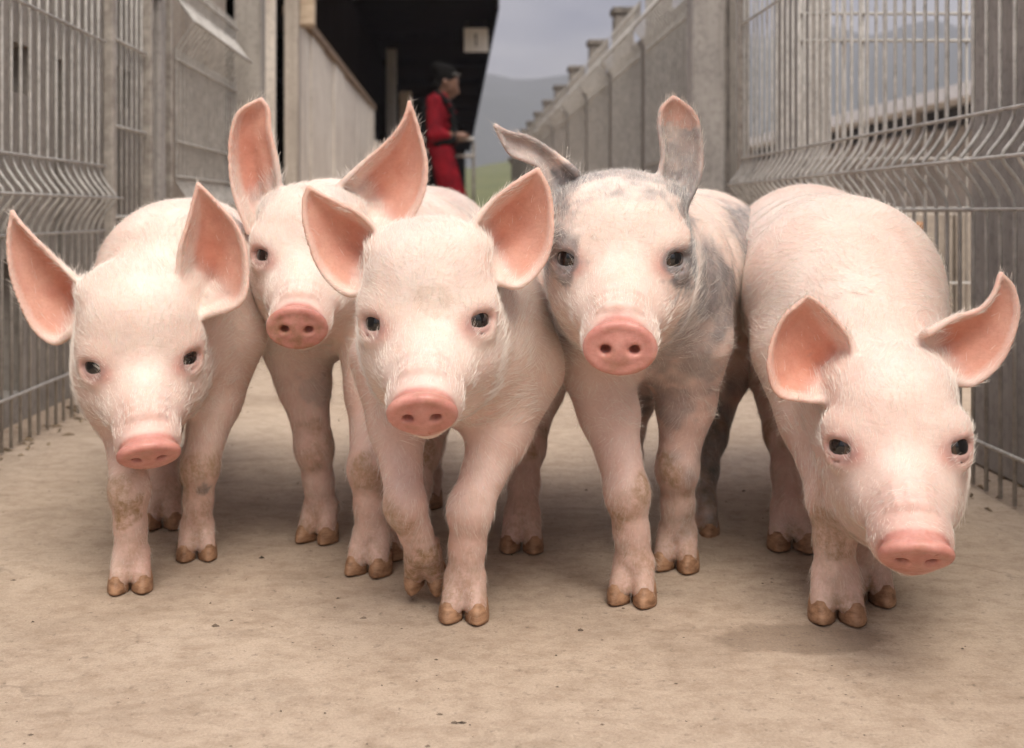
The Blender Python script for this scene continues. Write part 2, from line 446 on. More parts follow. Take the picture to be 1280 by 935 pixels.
def make_eye():
    m, t, b = mat_new('eye_surface')
    at = N(t, 'ShaderNodeTexCoord').outputs['Object']
    s = N(t, 'ShaderNodeSeparateXYZ'); t.links.new(at, s.inputs[0])
    # object z axis looks out of the eye
    c = ramp(t, s.outputs[2], [(0.60, (0.34,0.26,0.23)), (0.67, (0.03,0.018,0.012)), (0.86, (0.055,0.032,0.02)), (0.90, (0.005,0.005,0.006))])
    t.links.new(c, b.inputs['Base Color'])
    b.inputs['Roughness'].default_value = 0.06; b.inputs['Coat Weight'].default_value = 0.6; b.inputs['Coat Roughness'].default_value = 0.03
    return m
M['eye'] = make_eye()
def uv_sphere(name, nu=24, nv=14):
    v, f = [], []
    for j in range(nv+1):
        th = math.pi*j/nv
        for i in range(nu):
            ph = 2*math.pi*i/nu; v.append((math.sin(th)*math.cos(ph), math.sin(th)*math.sin(ph), math.cos(th)))
    for j in range(nv):
        for i in range(nu): f.append((j*nu+i, (j+1)*nu+i, (j+1)*nu+(i+1) % nu, j*nu+(i+1) % nu))
    me = mesh_np(name, v, f); me.shade_smooth(); return me
EYE_MESH = uv_sphere('eye_ball'); EYE_MESH.materials.append(M['eye'])

def claw_pair(fwd, up, side, scale, centre, splay=0.0128, h=0.029):
    """cloven hoof: two horn claws, soles on the plane through centre"""
    v, f = [], []
    prof = [(0.0, 1.0, 0.0), (0.004, 1.03, 0.0), (0.012, 0.97, -0.0015), (0.0195, 0.84, -0.0050), (0.0225, 0.40, -0.009)]
    n = 14
    for s in (-1, 1):
        b = len(v)
        for (z, sc, back) in prof:
            for i in range(n):
                a = 2*math.pi*i/n
                lx = math.sin(a)*0.0118; ly = math.cos(a)
                ly = (0.0235*ly if ly > 0 else 0.016*ly)
                lx *= (1 - 0.38*max(0, math.cos(a))**2)
                toe = 0.0022*max(0, math.cos(a))
                q = np.asarray(centre) + scale*(side*(s*(splay + 0.0014*max(0, ly/0.021)) + lx*sc) + fwd*(ly*sc + back) + up*(z + (toe if z < .002 else 0)))
                v.append(q)
        for j in range(len(prof)-1):
            for i in range(n): f.append((b+j*n+i, b+j*n+(i+1) % n, b+(j+1)*n+(i+1) % n, b+(j+1)*n+i))
        c0 = len(v); v.append(np.mean(v[b:b+n], 0)); c1 = len(v); v.append(np.mean(v[b+(len(prof)-1)*n:b+len(prof)*n], 0))
        for i in range(n):
            f.append((c0, b+(i+1) % n, b+i, b+i)); e = b+(len(prof)-1)*n; f.append((c1, e+i, e+(i+1) % n, e+(i+1) % n))
    me = bpy.data.meshes.new('hoof')
    me.from_pydata([tuple(map(float, q)) for q in v], [], [tuple(dict.fromkeys(q)) for q in f]); me.update(); me.shade_smooth()
    return me

# head landmarks in head space (x to the viewer's right when the pig faces the camera, y out of the face, z up), origin between the eyes
SNOUT = np.array([0.0, 0.118, -0.052])
VOX = 0.0026
def piglet(spec):
    S = spec
    hs = S.get('hs', 1.0)
    # ---- head frame
    ex, ey, ed = S['eyes']; E = P(ex, ey, ed)
    need = hs*np.linalg.norm(SNOUT)
    best = min(np.linspace(ed-need, ed, 400), key=lambda d: abs(np.linalg.norm(P(*S['snout'], d) - E) - need))
    best = S.get('snout_d', best)
    D = P(*S['snout'], best) - E; D /= np.linalg.norm(D)
    e1 = np.cross(D, [0, 0, 1.0]); e1 = -e1/np.linalg.norm(e1)
    if e1[0] < 0: e1 = -e1
    e2 = np.cross(e1, D); e2 = e2 if e2[2] > 0 else -e2
    ro = R(S.get('roll', 0)); hx = math.cos(ro)*e1 + math.sin(ro)*e2
    up_d = np.cross(hx, D); up_d = up_d if up_d[2] > 0 else -up_d
    # rotate in the (D, up_d) plane so that the local snout direction lands on D
    a = math.atan2(-SNOUT[2], SNOUT[1])
    hy = math.cos(a)*D + math.sin(a)*up_d; hz = -math.sin(a)*D + math.cos(a)*up_d
    H = np.stack([hx, hy, hz], 1)
    W = lambda x, y, z: E + hs*(H @ np.array([x, y, z]))
    # ---- body frame
    bs = S.get('bs', 1.0)
    sh, hp = np.array(S['shoulder'], float), np.array(S['hip'], float)
    u = hp - sh; u[2] = 0; L = np.linalg.norm(u); u /= L
    fw = -u; rt = np.array([-u[1], u[0], 0.0]);
    if rt[0] < 0: rt = -rt
    B = np.stack([rt, fw, [0, 0, 1.0]], 1)
    pts = [E, sh, hp] + [np.array(l['g']) for l in S['legs']]
    earpts = []
    for er in S['ears']:
        for k in ('a', 'b'):
            for q in er[k]: earpts.append(P(q[0], q[1], ed + er['d'] + (q[2] if len(q) > 2 else 0)))
    allp = np.array(pts + earpts)
    lo = np.minimum(allp.min(0) - 0.02, np.minimum(sh, hp) - 0.17*bs); hi = np.maximum(allp.max(0) + 0.02, np.maximum(sh, hp) + 0.17*bs)
    lo = np.minimum(lo, E - 0.15); hi = np.maximum(hi, E + 0.10); lo[2] = -0.012; hi[1] += 0.10
    F = Field(lo, hi, VOX)
    # ---- trunk
    bw, bh = S.get('bw', 0.112)*bs, S.get('bh', 0.112)*bs
    mid = (sh + hp)/2
    F.ell(sh + u*0.02, (bw*0.96, 0.145*bs, bh*1.04), B, 0.03)
    F.ell(lerp(sh, hp, .33) + [0, 0, .004], (bw*1.04, 0.17*bs, bh*1.0), B, 0.03)
    F.ell(lerp(sh, hp, .66) - [0, 0, .004], (bw*1.08, 0.17*bs, bh*1.02), B, 0.03)
    F.ell(hp - u*0.01, (bw*1.04, 0.14*bs, bh*1.06), B, 0.03)
    F.ell(hp + u*.05 - [0, 0, .02], (bw*.94, 0.10*bs, bh*.95), B, 0.03)
    # tail
    tl = [hp + u*.13*bs + [0, 0, .05], hp + u*.165*bs + [0, 0, .06], hp + u*.185*bs + rt*.015 + [0, 0, .045], hp + u*.19*bs - rt*.006 + [0, 0, .02], hp + u*.18*bs + rt*.01 + [0, 0, 0]]
    F.chain(tl, [.014, .009, .007, .006, .004], 0.012)
    # neck
    nk = W(0, -0.085, -0.02)
    F.cone(sh + fw*0.03 + [0, 0, .012], nk, bh*0.86, 0.070*hs, 0.035)
    F.cone(sh + fw*0.04 - [0, 0, .02], W(0, -.075, -.060), bh*0.62, 0.050*hs, 0.03)
    # ---- legs
    feet = []
    for l in S['legs']:
        J = np.array(l['j'], float); G = np.array(l['g'], float); f = np.array(l.get('f', fw), float); f[2] = 0; f /= np.linalg.norm(f)
        sd_ = np.array([-f[1], f[0], 0.0]); sd_ = sd_ if sd_[0] > 0 else -sd_
        z = np.array([0, 0, 1.0]); q = bs*l.get('s', 1.0)*(.91 if l['t'] == 'f' else .96)
        if 'pts' in l:                               # bent or lifted leg: knee, fetlock given
            K, Fe = [np.array(x, float) for x in l['pts']]; uf = (Fe - G); uf /= np.linalg.norm(uf); ff = f - uf*(f @ uf); ff /= np.linalg.norm(ff)
        elif l['t'] == 'f':
            Fe = G + z*0.050*q - f*0.011; K = lerp(G + z*.112*q - f*.006, J, .10) + f*.006; uf, ff = z, f
        else:
            Fe = G + z*0.050*q - f*0.013; K = G + z*.128*q - f*.038 + (J - G)*np.array([.15, .15, 0]); uf, ff = z, f
        if l['t'] == 'f':
            El = lerp(J, K, .48) - f*.010; hd = .052*q
            F.cone(J, El, hd, .037*q, 0.028); F.cone(El, K, .0345*q, .0238*q, 0.016)
        else:
            St = lerp(J, K, .45) + f*.028
            F.ell(lerp(J, St, .3), (.050*q, .085*q, .095*q), B, 0.03)
            F.cone(J, St, .062*q, .046*q, 0.03); F.cone(St, K, .042*q, .0265*q, 0.02)
        F.ell(K + f*.003, (.0240*q, .0250*q, .030*q), None, .014)
        Cn = lerp(K, Fe, .55)
        F.cone(K, Cn, .0225*q, .0198*q, .012); F.cone(Cn, Fe, .0198*q, .0228*q, .012)
        for s_ in (-1, 1):
            top = Fe + sd_*s_*.0085*q - uf*.003; bot = G + uf*.018*q + sd_*s_*.0142*q + ff*.004*q
            F.cone(top, bot, .0172*q, .0138*q, .004)
            dw = Fe - uf*.006*q - ff*.021*q + sd_*s_*.014*q
            F.cone(dw, dw - uf*.010 - ff*.005, .0075*q, .004*q, .006)
        feet.append((G, uf, ff, sd_, q, K, Fe))
    # ---- head
    he = lambda c, r, k, sub=False, Rm=None: F.ell(W(*c), np.array(r)*hs, H if Rm is None else H @ Rm, k, sub)
    fat = S.get('fat', 1.07)
    pl = S.get('poll', 0.0); he((0, -.052, pl*.45), (.0625*fat, .073, .062 + pl*.5), .02)                 # skull
    he((0, -.058, .044 + pl), (.056*fat, .046, .026), .03)                  # poll
    he((0, -.010, .018 + pl*.4), (.047*fat, .027, .038 + pl*.4), .035)                  # forehead
    for s_ in (-1, 1):
        he((s_*.0350*fat, -.044, -.038), (.0305*fat, .054, .042), .025)  # cheek
        he((s_*.028, -.060, -.074), (.028, .048, .029), .025)      # jowl
        he((s_*.027, .014, -.044), (.020, .042, .026), .025)           # side of the muzzle
    F.cone(W(0, -.010, -.012), W(0, .080, -.046), .040*hs, .0255*hs, .02)   # bridge
    F.cone(W(0, -.04, -.084), W(0, .056, -.080), .034*hs, .0165*hs, .02)    # lower jaw
    he((0, .076, -.060), (.033, .030, .024), .02)                      # upper lip
    t_ = R(-7 - S.get('disc', 0)); Rs = np.array([[1, 0, 0], [0, math.cos(t_), -math.sin(t_)], [0, math.sin(t_), math.cos(t_)]])
    dk = S.get('dk', 1.0); DC = np.array([0, .1085, -.0525])
    dp = lambda x, y, z: DC + Rs @ np.array([x*dk, y, z*dk])
    # wrinkles over the nose
    for yy, zz, rr_ in ((.092, -.046, .0295), (.081, -.043, .0305), (.069, -.039, .0300)):
        F.chain([W(x*rr_/.03, yy - abs(x)*.16, zz + .0245 - 14*x*x) for x in (-.019, -.010, 0, .010, .019)], [.0020*hs, .0042*hs, .0050*hs, .0042*hs, .0020*hs], .0045)
    # snout disc: pad with raised rim
    F.cone(W(0, .070, -.052), W(0, .090, -.0525), .0245*hs, .0225*hs, .015)
    he(dp(0, -.006, -.001), (.0265*dk, .013, .0200*dk), .010, Rm=Rs)
    he(dp(0, .0035, 0), (.0315*dk, .0080, .0235*dk), .006, Rm=Rs)
    he(dp(0, .0070, .001), (.0270*dk, .0055, .0190*dk), .005, Rm=Rs)
    ring = [W(*dp(.0292*math.cos(a_), .0060 + .0022*max(0, math.sin(a_)), .0214*math.sin(a_))) for a_ in np.linspace(0, 2*math.pi, 25)]
    F.chain(ring, [.0029*hs]*25, .005)
    for s_ in (-1, 1):
        he(dp(s_*.0130, .013, -.0005), (.0052, .017, .0043), .003, True, Rs)
    # mouth line
    for s_ in (-1, 1):
        mp_ = [W(0, .099, -.0815), W(s_*.016, .094, -.0830), W(s_*.030, .070, -.0830), W(s_*.042, .040, -.078), W(s_*.052, .015, -.068)]
        for i in range(4): F.cone(mp_[i], mp_[i+1], .0030*hs, .0026*hs, .004, True)
    # eyes: lids raised round the ball, then the slit
    eyes = []; lashes = []
    for s_ in (-1, 1):
        ec = np.array([s_*.0470, .0045, 0.0]); out = np.array([s_*.62, .76, .10]); out /= np.linalg.norm(out)
        tx = np.cross([0, 0, 1.0], out); tx /= np.linalg.norm(tx); tz = np.cross(out, tx)
        Re = np.stack([tx, out, tz], 1)
        he(ec - out*.0065, (.0210, .0160, .0165), .022, False, Re)
        he(ec - out*.004 + np.array([s_*.001, -.004, .0175]), (.0140, .0050, .0040), .022, False, Re)     # brow fold
        he(ec + out*.0015 + np.array([0, 0, -.0150]), (.0150, .0055, .0040), .010, False, Re)              # lower lid bag
        he(ec + out*.0055, (.0150, .0140, .0138), .003, True)                                              # socket
        xs = np.array([-.0158, -.0112, -.0058, 0, .0058, .0112, .0158])
        lid = [ec + out*(.0080 - 36*x*x) + tx*x + tz*(.0110 - 44*x*x) for x in xs]
        F.chain([W(*q) for q in lid], [.0022*hs, .0026*hs, .0028*hs, .0029*hs, .0028*hs, .0026*hs, .0022*hs], .004)
        lid = [ec + out*(.0072 - 36*x*x) + tx*x - tz*(.0088 - 36*x*x) for x in xs]
        F.chain([W(*q) for q in lid], [.0020*hs, .0023*hs, .0024*hs, .0024*hs, .0024*hs, .0023*hs, .0020*hs], .004)
        eyes.append((W(*(ec - out*.0060)), H @ out, .0160*hs)); lashes.append((ec, out, tx, tz, s_))
    # ---- ears
    earinfo = []
    for er in S['ears']:
        dep = ed + er['d']
        n, m_ = 64, 46
        A = curve([P(q[0], q[1], dep + (q[2] if len(q) > 2 else 0)) for q in er['a']], n)
        Bc = curve([P(q[0], q[1], dep + (q[2] if len(q) > 2 else 0)) for q in er['b']], n)
        vv = np.linspace(0, 1, m_)
        S_ = A[:, None]*(1-vv)[None, :, None] + Bc[:, None]*vv[None, :, None]
        ch = Bc - A; ln = np.linalg.norm(ch, axis=1)
        du = np.gradient(0.5*(A + Bc), axis=0); nn = np.cross(ch, du); nn /= np.maximum(np.linalg.norm(nn, axis=1), 1e-6)[:, None]
        nn[nn[:, 1] < 0] *= -1
        nn = nn.mean(0); nn /= np.linalg.norm(nn)
        uu = np.linspace(0, 1, n)
        cup = er.get('cup', .50)
        bow = np.minimum(ln*cup, .040)
        fv = vv**.75*(1-vv)**1.25; off = (fv/fv.max())[None, :]*bow[:, None]*(1 - .55*uu)[:, None]
        S_ = S_ + off[..., None]*nn
        S_ = S_ + (.0032*np.sin(vv*5.2*math.pi))[None, :, None]*(np.exp(-((uu-.12)/.22)**2)*er.get('folds', 1.0))[:, None, None]*nn
        # rim rolls a little towards the viewer
        S_ = S_ - (np.exp(-(vv/.07)**2) + np.exp(-((1-vv)/.07)**2))[None, :, None]*.0025*nn
        rad = (.0032 - .0007*uu)[:, None]*np.ones(m_)[None] + .0012*np.exp(-(uu/.2)**2)[:, None]
        p_ = S_.reshape(-1, 3); F.cloud(p_, rad.ravel(), er.get('k', .006))
        earinfo.append((p_, np.repeat(uu, m_), np.tile(vv, n), nn, er))
    V, Q = F.mesh(4)
    # ---- pigment: r pink, g grey, b dirt
    pig = np.zeros((len(V), 4))
    h = (V - E) @ H / hs
    dl = (h - DC) @ Rs; dsn = np.linalg.norm(dl/np.array([dk, .6, dk]), axis=1)
    pink = 1.0*(1 - sstep(.032, .046, dsn)) * sstep(-.012, -.002, dl[:, 1]) + .30*np.exp(-((h - [0, .085, -.04])**2).sum(1)/.0009)
    nost = np.zeros(len(V))
    for s_ in (-1, 1):
        de = np.linalg.norm((h - [s_*.0470, .008, 0])/np.array([1.15, 1.4, .9]), axis=1)
        pink += .62*(1 - sstep(.010, .026, de)); pig[:, 1] = np.maximum(pig[:, 1], S.get('liner', .35)*(1 - sstep(.0125, .0165, np.linalg.norm((h - [s_*.0470, .0105, .0005])/np.array([1.1, 1.3, .92]), axis=1))))
    for s_ in (-1, 1): pink += .34*np.exp(-(((h - [s_*.0350, .018, -.004])/np.array([.010, .02, .009]))**2).sum(1))
    inner = np.zeros(len(V)); onear = np.zeros(len(V))
    from mathutils.kdtree import KDTree
    for p_, eu, ev_, nn, er in earinfo:
        lo_, hi_ = p_.min(0) - .01, p_.max(0) + .01
        sel = np.where(((V > lo_) & (V < hi_)).all(1))[0]
        kd = KDTree(len(p_))
        for i, q in enumerate(p_): kd.insert(q, i)
        kd.balance()
        res = [kd.find(V[i]) for i in sel]
        ii = np.array([r_[1] for r_ in res]); dd = np.array([r_[2] for r_ in res])
        near = dd < .0065
        side = ((V[sel] - p_[ii])*nn).sum(1)
        inn = near * (side < 0.0004) * sstep(.03, .16, ev_[ii]) * sstep(.0, .10, 1 - ev_[ii]) * sstep(0.05, .25, eu[ii]) * (1 - .65*sstep(.75, 1, eu[ii])) * (.70 + .30*np.exp(-(eu[ii]/.60)**2)*np.exp(-((ev_[ii]-.36)/.28)**2))
        inner[sel] = np.maximum(inner[sel], inn*er.get('pink', 1.0)); onear[sel] = np.maximum(onear[sel], near*sstep(.1, .3, eu[ii]))
        pink[sel] += .34*near*sstep(.1, .5, eu[ii])*er.get('pink', 1.0)
    pink = np.maximum(pink, .92*inner); pig[:, 3] = np.clip(onear, 0, 1)
    pig[:, 0] = np.clip(pink + .34*sstep(.34, .12, V[:, 2])*(1 - .75*np.clip(np.exp(-(((h - [0, 0, 0])/.09)**2).sum(1)), 0, 1)), 0, 1)
    dsk = (1 - sstep(.030, .042, dsn))*sstep(-.006, .0, dl[:, 1]); pig[:, 2] = np.maximum(pig[:, 2], S.get('nose', .32)*dsk*sstep(.45, .8, vnoise(V, 90, 21)*.6 + vnoise(V, 220, 22)*.5))
    film = sstep(.17, .02, V[:, 2])*(vnoise(V, 30, 8)*.6 + vnoise(V*[1, 1, .4], 110, 9)*.4); pig[:, 2] = np.maximum(pig[:, 2], .75*film)
    for (G, uf, ff, sd_, q, K, Fe) in feet:
        dist = np.linalg.norm(V - G, axis=1); n1 = vnoise(V, 45, 3)
        pig[:, 2] = np.maximum(pig[:, 2], (1 - sstep(.020, .052, dist))*(.35 + .65*n1))
        dist = np.linalg.norm(V - (K + ff*.012), axis=1)
        pig[:, 2] = np.maximum(pig[:, 2], S.get('knee', .75)*(1 - sstep(.010, .036, dist + .05*(n1 - .5))))
        pig[:, 0] = np.maximum(pig[:, 0], .30*(1 - sstep(.02, .07, np.linalg.norm(V - Fe, axis=1))))
    if 'grey_ears' in S:
        pig[:, 1] = np.maximum(pig[:, 1], S['grey_ears']*onear*(1 - inner)*(.6 + .4*vnoise(V, 60, 2)))
        pig[:, 0] *= 1 - .7*S['grey_ears']*onear*(1 - np.clip(inner, 0, 1))
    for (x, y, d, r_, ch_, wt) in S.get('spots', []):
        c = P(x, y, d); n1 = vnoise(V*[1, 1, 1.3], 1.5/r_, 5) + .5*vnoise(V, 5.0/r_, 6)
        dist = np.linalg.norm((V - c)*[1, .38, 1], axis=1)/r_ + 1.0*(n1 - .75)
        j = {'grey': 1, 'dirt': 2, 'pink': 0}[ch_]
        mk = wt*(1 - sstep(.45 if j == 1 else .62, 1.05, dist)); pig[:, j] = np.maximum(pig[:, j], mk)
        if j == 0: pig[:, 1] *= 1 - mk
    pig = np.clip(pig, 0, 1)
    base = ((sh + hp)/2)[:2]
    root = empty('piglet', (float(base[0]), float(base[1]), 0))
    tag(root, S['label'], 'piglet', 'piglets walking abreast down the alley')
    me = mesh_np('body', V, Q); me.shade_smooth()
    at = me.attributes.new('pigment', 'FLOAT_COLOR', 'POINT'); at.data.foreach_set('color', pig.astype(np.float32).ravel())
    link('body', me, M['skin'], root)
    # ---- eyes
    for c, o, r_ in eyes:
        e = bpy.data.objects.new('eye', EYE_MESH); COL.objects.link(e)
        look = S.get('look'); o = np.array(o)
        if look is not None: o = o + np.array(look); o /= np.linalg.norm(o)
        q = Vector(o).to_track_quat('Z', 'Y')
        e.parent = root; e.matrix_parent_inverse = Matrix.Translation(root.location).inverted()
        e.matrix_basis = Matrix.Translation(Vector(c)) @ q.to_matrix().to_4x4() @ Matrix.Diagonal((r_, r_, r_, 1))
    # ---- hooves
    for (G, uf, ff, sd_, q, K, Fe) in feet:
        link('hoof', claw_pair(ff, uf, sd_, q*1.22, G), M['hoof'], root)
    # ---- coat
    rng = np.random.default_rng(S['seed'])
    tri = np.concatenate([Q[:, [0, 1, 2]], Q[:, [0, 2, 3]]])
    a_, b_, c_ = V[tri[:, 0]], V[tri[:, 1]], V[tri[:, 2]]
    nr = np.cross(b_ - a_, c_ - a_); ar = np.linalg.norm(nr, axis=1)/2; nr /= np.maximum(2*ar, 1e-12)[:, None]
    tv = tri[:, 0]
    hc = h[tv]; inhead = (hc[:, 1] > -.11) & (np.abs(hc[:, 0]) < .10) & (hc[:, 2] > -.14) & (hc[:, 2] < .14)
    face = inhead & (hc[:, 1] > -.02)
    dens = np.where(inhead, 2.4, .8)*np.where(V[tv][:, 1] > hp[1], .25, 1.0)
    dens *= np.where(onear[tv] > .3, np.where(inner[tv] > .15, .08, 1.2), 1)
    dens *= np.where((dsn[tv] < .044) & (dl[tv][:, 1] > -.012), 0.0, 1)
    dens *= np.where(V[tv][:, 2] < .035, .15, 1)
    for s_ in (-1, 1):
        dens *= np.where(np.linalg.norm(hc - [s_*.0470, .010, 0], axis=1) < .013, 0.0, 1)
    NH = S.get('hairs', 40000)
    prob = ar*dens; prob /= prob.sum()
    ti = rng.choice(len(tri), NH, p=prob)
    r1, r2 = rng.random(NH), rng.random(NH); sw = r1 + r2 > 1; r1[sw] = 1 - r1[sw]; r2[sw] = 1 - r2[sw]
    p0 = a_[ti] + r1[:, None]*(b_[ti] - a_[ti]) + r2[:, None]*(c_[ti] - a_[ti]); nm = nr[ti]
    # the coat lies back along the body, up the face and down the legs
    flow = np.tile(u*1.0 + np.array([0, 0, -.35]), (NH, 1))
    ih = inhead[ti]; flow[ih] = -H[:, 1]*1.0 + H[:, 2]*.55
    lowleg = p0[:, 2] < .18; flow[lowleg] = np.array([0, 0.1, -1.0])
    oe = onear[tv][ti] > .3
    for p_, eu, ev_, nn, er in earinfo:
        cc = p_.mean(0); near = oe & (np.linalg.norm(p0 - cc, axis=1) < .10)
        ax_ = p_[-1] - p_[:46].mean(0); ax_ /= np.linalg.norm(ax_); flow[near] = ax_
    cl = np.stack([vnoise(p0, 38, 11), vnoise(p0, 38, 12), vnoise(p0, 38, 13)], 1) - .5
    flow = flow + cl*1.5 + rng.normal(0, .16, (NH, 3))
    flow -= nm*(flow*nm).sum(1)[:, None]; flow /= np.maximum(np.linalg.norm(flow, axis=1), 1e-6)[:, None]
    ln = np.where(face[ti], .0110, np.where(ih, .0175, .0190))*rng.uniform(.55, 1.35, NH)*np.where(oe, .62, 1)*np.where(lowleg, .7, 1)
    lift = rng.uniform(.06, .30, NH) + np.where(rng.random(NH) < .025, .3, 0)
    pts_ = np.zeros((NH, 4, 3)); p0 = p0 - nm*.0008
    for j, s_ in enumerate((0, .34, .68, 1.0)):
        pts_[:, j] = p0 + (flow*(s_*(1 - .3*lift))[:, None] + nm*(lift*(s_ - .42*s_*s_))[:, None])*ln[:, None]
    # pale lashes over and under each eye
    lp = []
    for ec, out, tx_, tz_, s_ in lashes:
        for x in np.linspace(-.013, .013, 11):
            b0 = ec + out*(.0098 - 36*x*x) + tx_*x + tz_*(.0122 - 46*x*x) + rng.normal(0, .0006, 3)
            dr = out*.75 + tx_*(x*22 + rng.normal(0, .12)) + tz_*(.95 + rng.normal(0, .15)); l_ = rng.uniform(.004, .008)
            lp.append([W(*(b0 + dr*l_*k_ - tz_*l_*.22*k_*k_)) for k_ in (0, .34, .68, 1)])
    pts_ = np.concatenate([pts_, np.array(lp)]); ti = np.concatenate([ti, np.full(len(lp), ti[0])]); NH = len(pts_)
    hcu = bpy.data.hair_curves.new('coat'); hcu.add_curves([4]*NH)
    hcu.attributes['position'].data.foreach_set('vector', pts_.astype(np.float32).ravel())
    ra = hcu.attributes.get('radius') or hcu.attributes.new('radius', 'FLOAT', 'POINT')
    rr_ = np.tile(np.array([.00013, .00011, .00008, .00003], np.float32), NH); ra.data.foreach_set('value', rr_)
    gm = pig[tv][ti, 1]*.9; gm[len(gm)-len(lp):] *= 0; tint = np.ones((NH, 4), np.float32)
    wc = np.array([.88, .81, .74]); gc = np.array([.25, .245, .25]); br = rng.uniform(.88, 1.05, NH)
    gm = np.where(rng.random(NH) < .3, gm*.2, gm); tint[:, :3] = (wc*(1 - gm)[:, None] + gc*gm[:, None])*br[:, None]
    dm = pig[tv][ti, 2]*.8; tint[:, :3] = tint[:, :3]*(1 - dm)[:, None] + np.array([.30, .19, .10])*dm[:, None]
    tt = hcu.attributes.new('tint', 'FLOAT_COLOR', 'CURVE'); tt.data.foreach_set('color', tint.ravel())
    link('coat', hcu, M['hair'], root)
    return root
# ================================================================== the setting
rnd = random.Random(7)
def sheet(name, x0, y0, x1, y1, z, mat, nx=1, ny=1):
    v = [(x0 + (x1-x0)*i/nx, y0 + (y1-y0)*j/ny, z) for j in range(ny+1) for i in range(nx+1)]
    f = [(j*(nx+1)+i, j*(nx+1)+i+1, (j+1)*(nx+1)+i+1, (j+1)*(nx+1)+i) for j in range(ny) for i in range(nx)]
    me = bpy.data.meshes.new(name); me.from_pydata(v, [], f); me.update(); return link(name, me, mat)
tag(sheet('ground', -2500, -600, 2500, 4000, -0.06, M['grass']), 'rough pasture around the pens', 'pasture', kind='structure')
tag(sheet('pavement', -6, -3, 12, 48, 0.0, M['ground']), 'worn beige concrete alley floor with stains and grit', 'concrete floor', kind='structure')

def hill(name, label, mat, cy, depth, x0, x1, fn, nx=160, ny=24):
    v, f = [], []
    for j in range(ny+1):
        t = j/ny
        for i in range(nx+1):
            x = x0 + (x1-x0)*i/nx
            prof = math.sin(math.pi*min(1, t*1.0)*0.5)
            y = cy + depth*t
            hh = fn(x)*prof + (vnoise(np.array([[x, y, 0.0]]), 9.0/abs(x1-x0)*8, 4)[0]-.5)*fn(x)*.16*prof
            v.append((x, y, -0.5 + hh))
    for j in range(ny):
        for i in range(nx): f.append((j*(nx+1)+i, j*(nx+1)+i+1, (j+1)*(nx+1)+i+1, (j+1)*(nx+1)+i))
    me = bpy.data.meshes.new(name); me.from_pydata(v, [], f); me.update(); me.shade_smooth()
    return tag(link(name, me, mat), label, 'hill', kind='structure')
hill('mountain', 'hazy wooded mountain slope beyond the pens', M['hill_far'], 480, 190, -700, 900,
     lambda x: 72 + 34*float(sstep(20, 230, np.array(x))) + 5*math.sin(x*.021) + 3*math.sin(x*.057+1) + 2*math.sin(x*.13))
hill('grass_hill', 'yellow green grassy rise behind the pens', M['grass'], 95, 70, -160, 200,
     lambda x: 6.6 + 1.2*math.sin(x*.06) + .6*math.sin(x*.21))

# ---------------------------------------------------------------- welded mesh fence panels
def bend_profile(zb, top, top_bend=True, s=1):
    """(offset towards the alley, height) from top to bottom"""
    p = []
    if top_bend: p += [(0, top), (0, top-.07), (.012, top-.09), (.045, top-.135), (.050, top-.145), (.045, top-.155), (.012, top-.20), (0, top-.22)]
    else: p += [(0, top)]
    p += [(0, zb+.072), (.003, zb+.058), (.010, zb+.044), (.022, zb+.026), (.036, zb+.009), (.040, zb), (.036, zb-.009), (.022, zb-.026), (.010, zb-.044), (.003, zb-.058), (0, zb-.072), (0, .004)]
    return [(a*s, b) for a, b in p]
def rail_offset(prof, z):
    for (a, za), (b, zb) in zip(prof, prof[1:]):
        if zb <= z <= za: return a + (b-a)*((za-z)/max(za-zb, 1e-6))
    return 0
def mesh_panel(name, label, group, X, y0, y1, zb, top, rails, sgn, pitch=.047, r=.0034, individual=True, sides=6, curl=True):
    """sgn: direction of the alley (+1 for the fence on the left)"""
    root = empty(name, (X, (y0+y1)/2, 0)); tag(root, label, 'fence', group)
    prof = bend_profile(zb, top, curl, sgn)
    n = int(round((y1-y0)/pitch))
    wm = MB().tube([(a, 0, z) for a, z in prof], r, sides).mesh('wire'); wm.shade_smooth(); wm.materials.append(M['wire'])
    if individual:
        for i in range(n+1):
            o = bpy.data.objects.new('wire', wm); COL.objects.link(o); o.parent = root
            o.location = (rnd.uniform(-.0012, .0012), -(y1-y0)/2 + i*pitch + rnd.uniform(-.0015, .0015), 0)
            o.rotation_euler = (rnd.uniform(-.002, .002), 0, 0)
    else:
        mb = MB()
        for i in range(n+1): mb.tube([(X+a, y0+i*pitch, z) for a, z in prof], r, 4, False)
        o = mb.build('wire_mesh', M['wire'], root); o['kind'] = 'stuff'
    for z in rails:
        a = rail_offset(prof, z)
        MB().tube([(X+a+sgn*(r*1.5), y0-.01, z), (X+a+sgn*(r*1.5), y1+.01, z)], r*.95, 6).build('rail', M['wire'], root, smooth=True)
    return root
mesh_panel('mesh_fence', 'bent welded wire fence panel nearest the camera on the left side of the alley', 'welded wire fence panels', -.79, .62, 2.66, .452, 1.5, (1.45, .80, .524, .452, .380, .095), 1, curl=False)
mesh_panel('mesh_fence', 'bent welded wire fence panel nearest the camera on the right side of the alley', 'welded wire fence panels', .79, .62, 3.30, .497, 1.6, (1.55, .94, .569, .497, .425, .075), -1, curl=False)

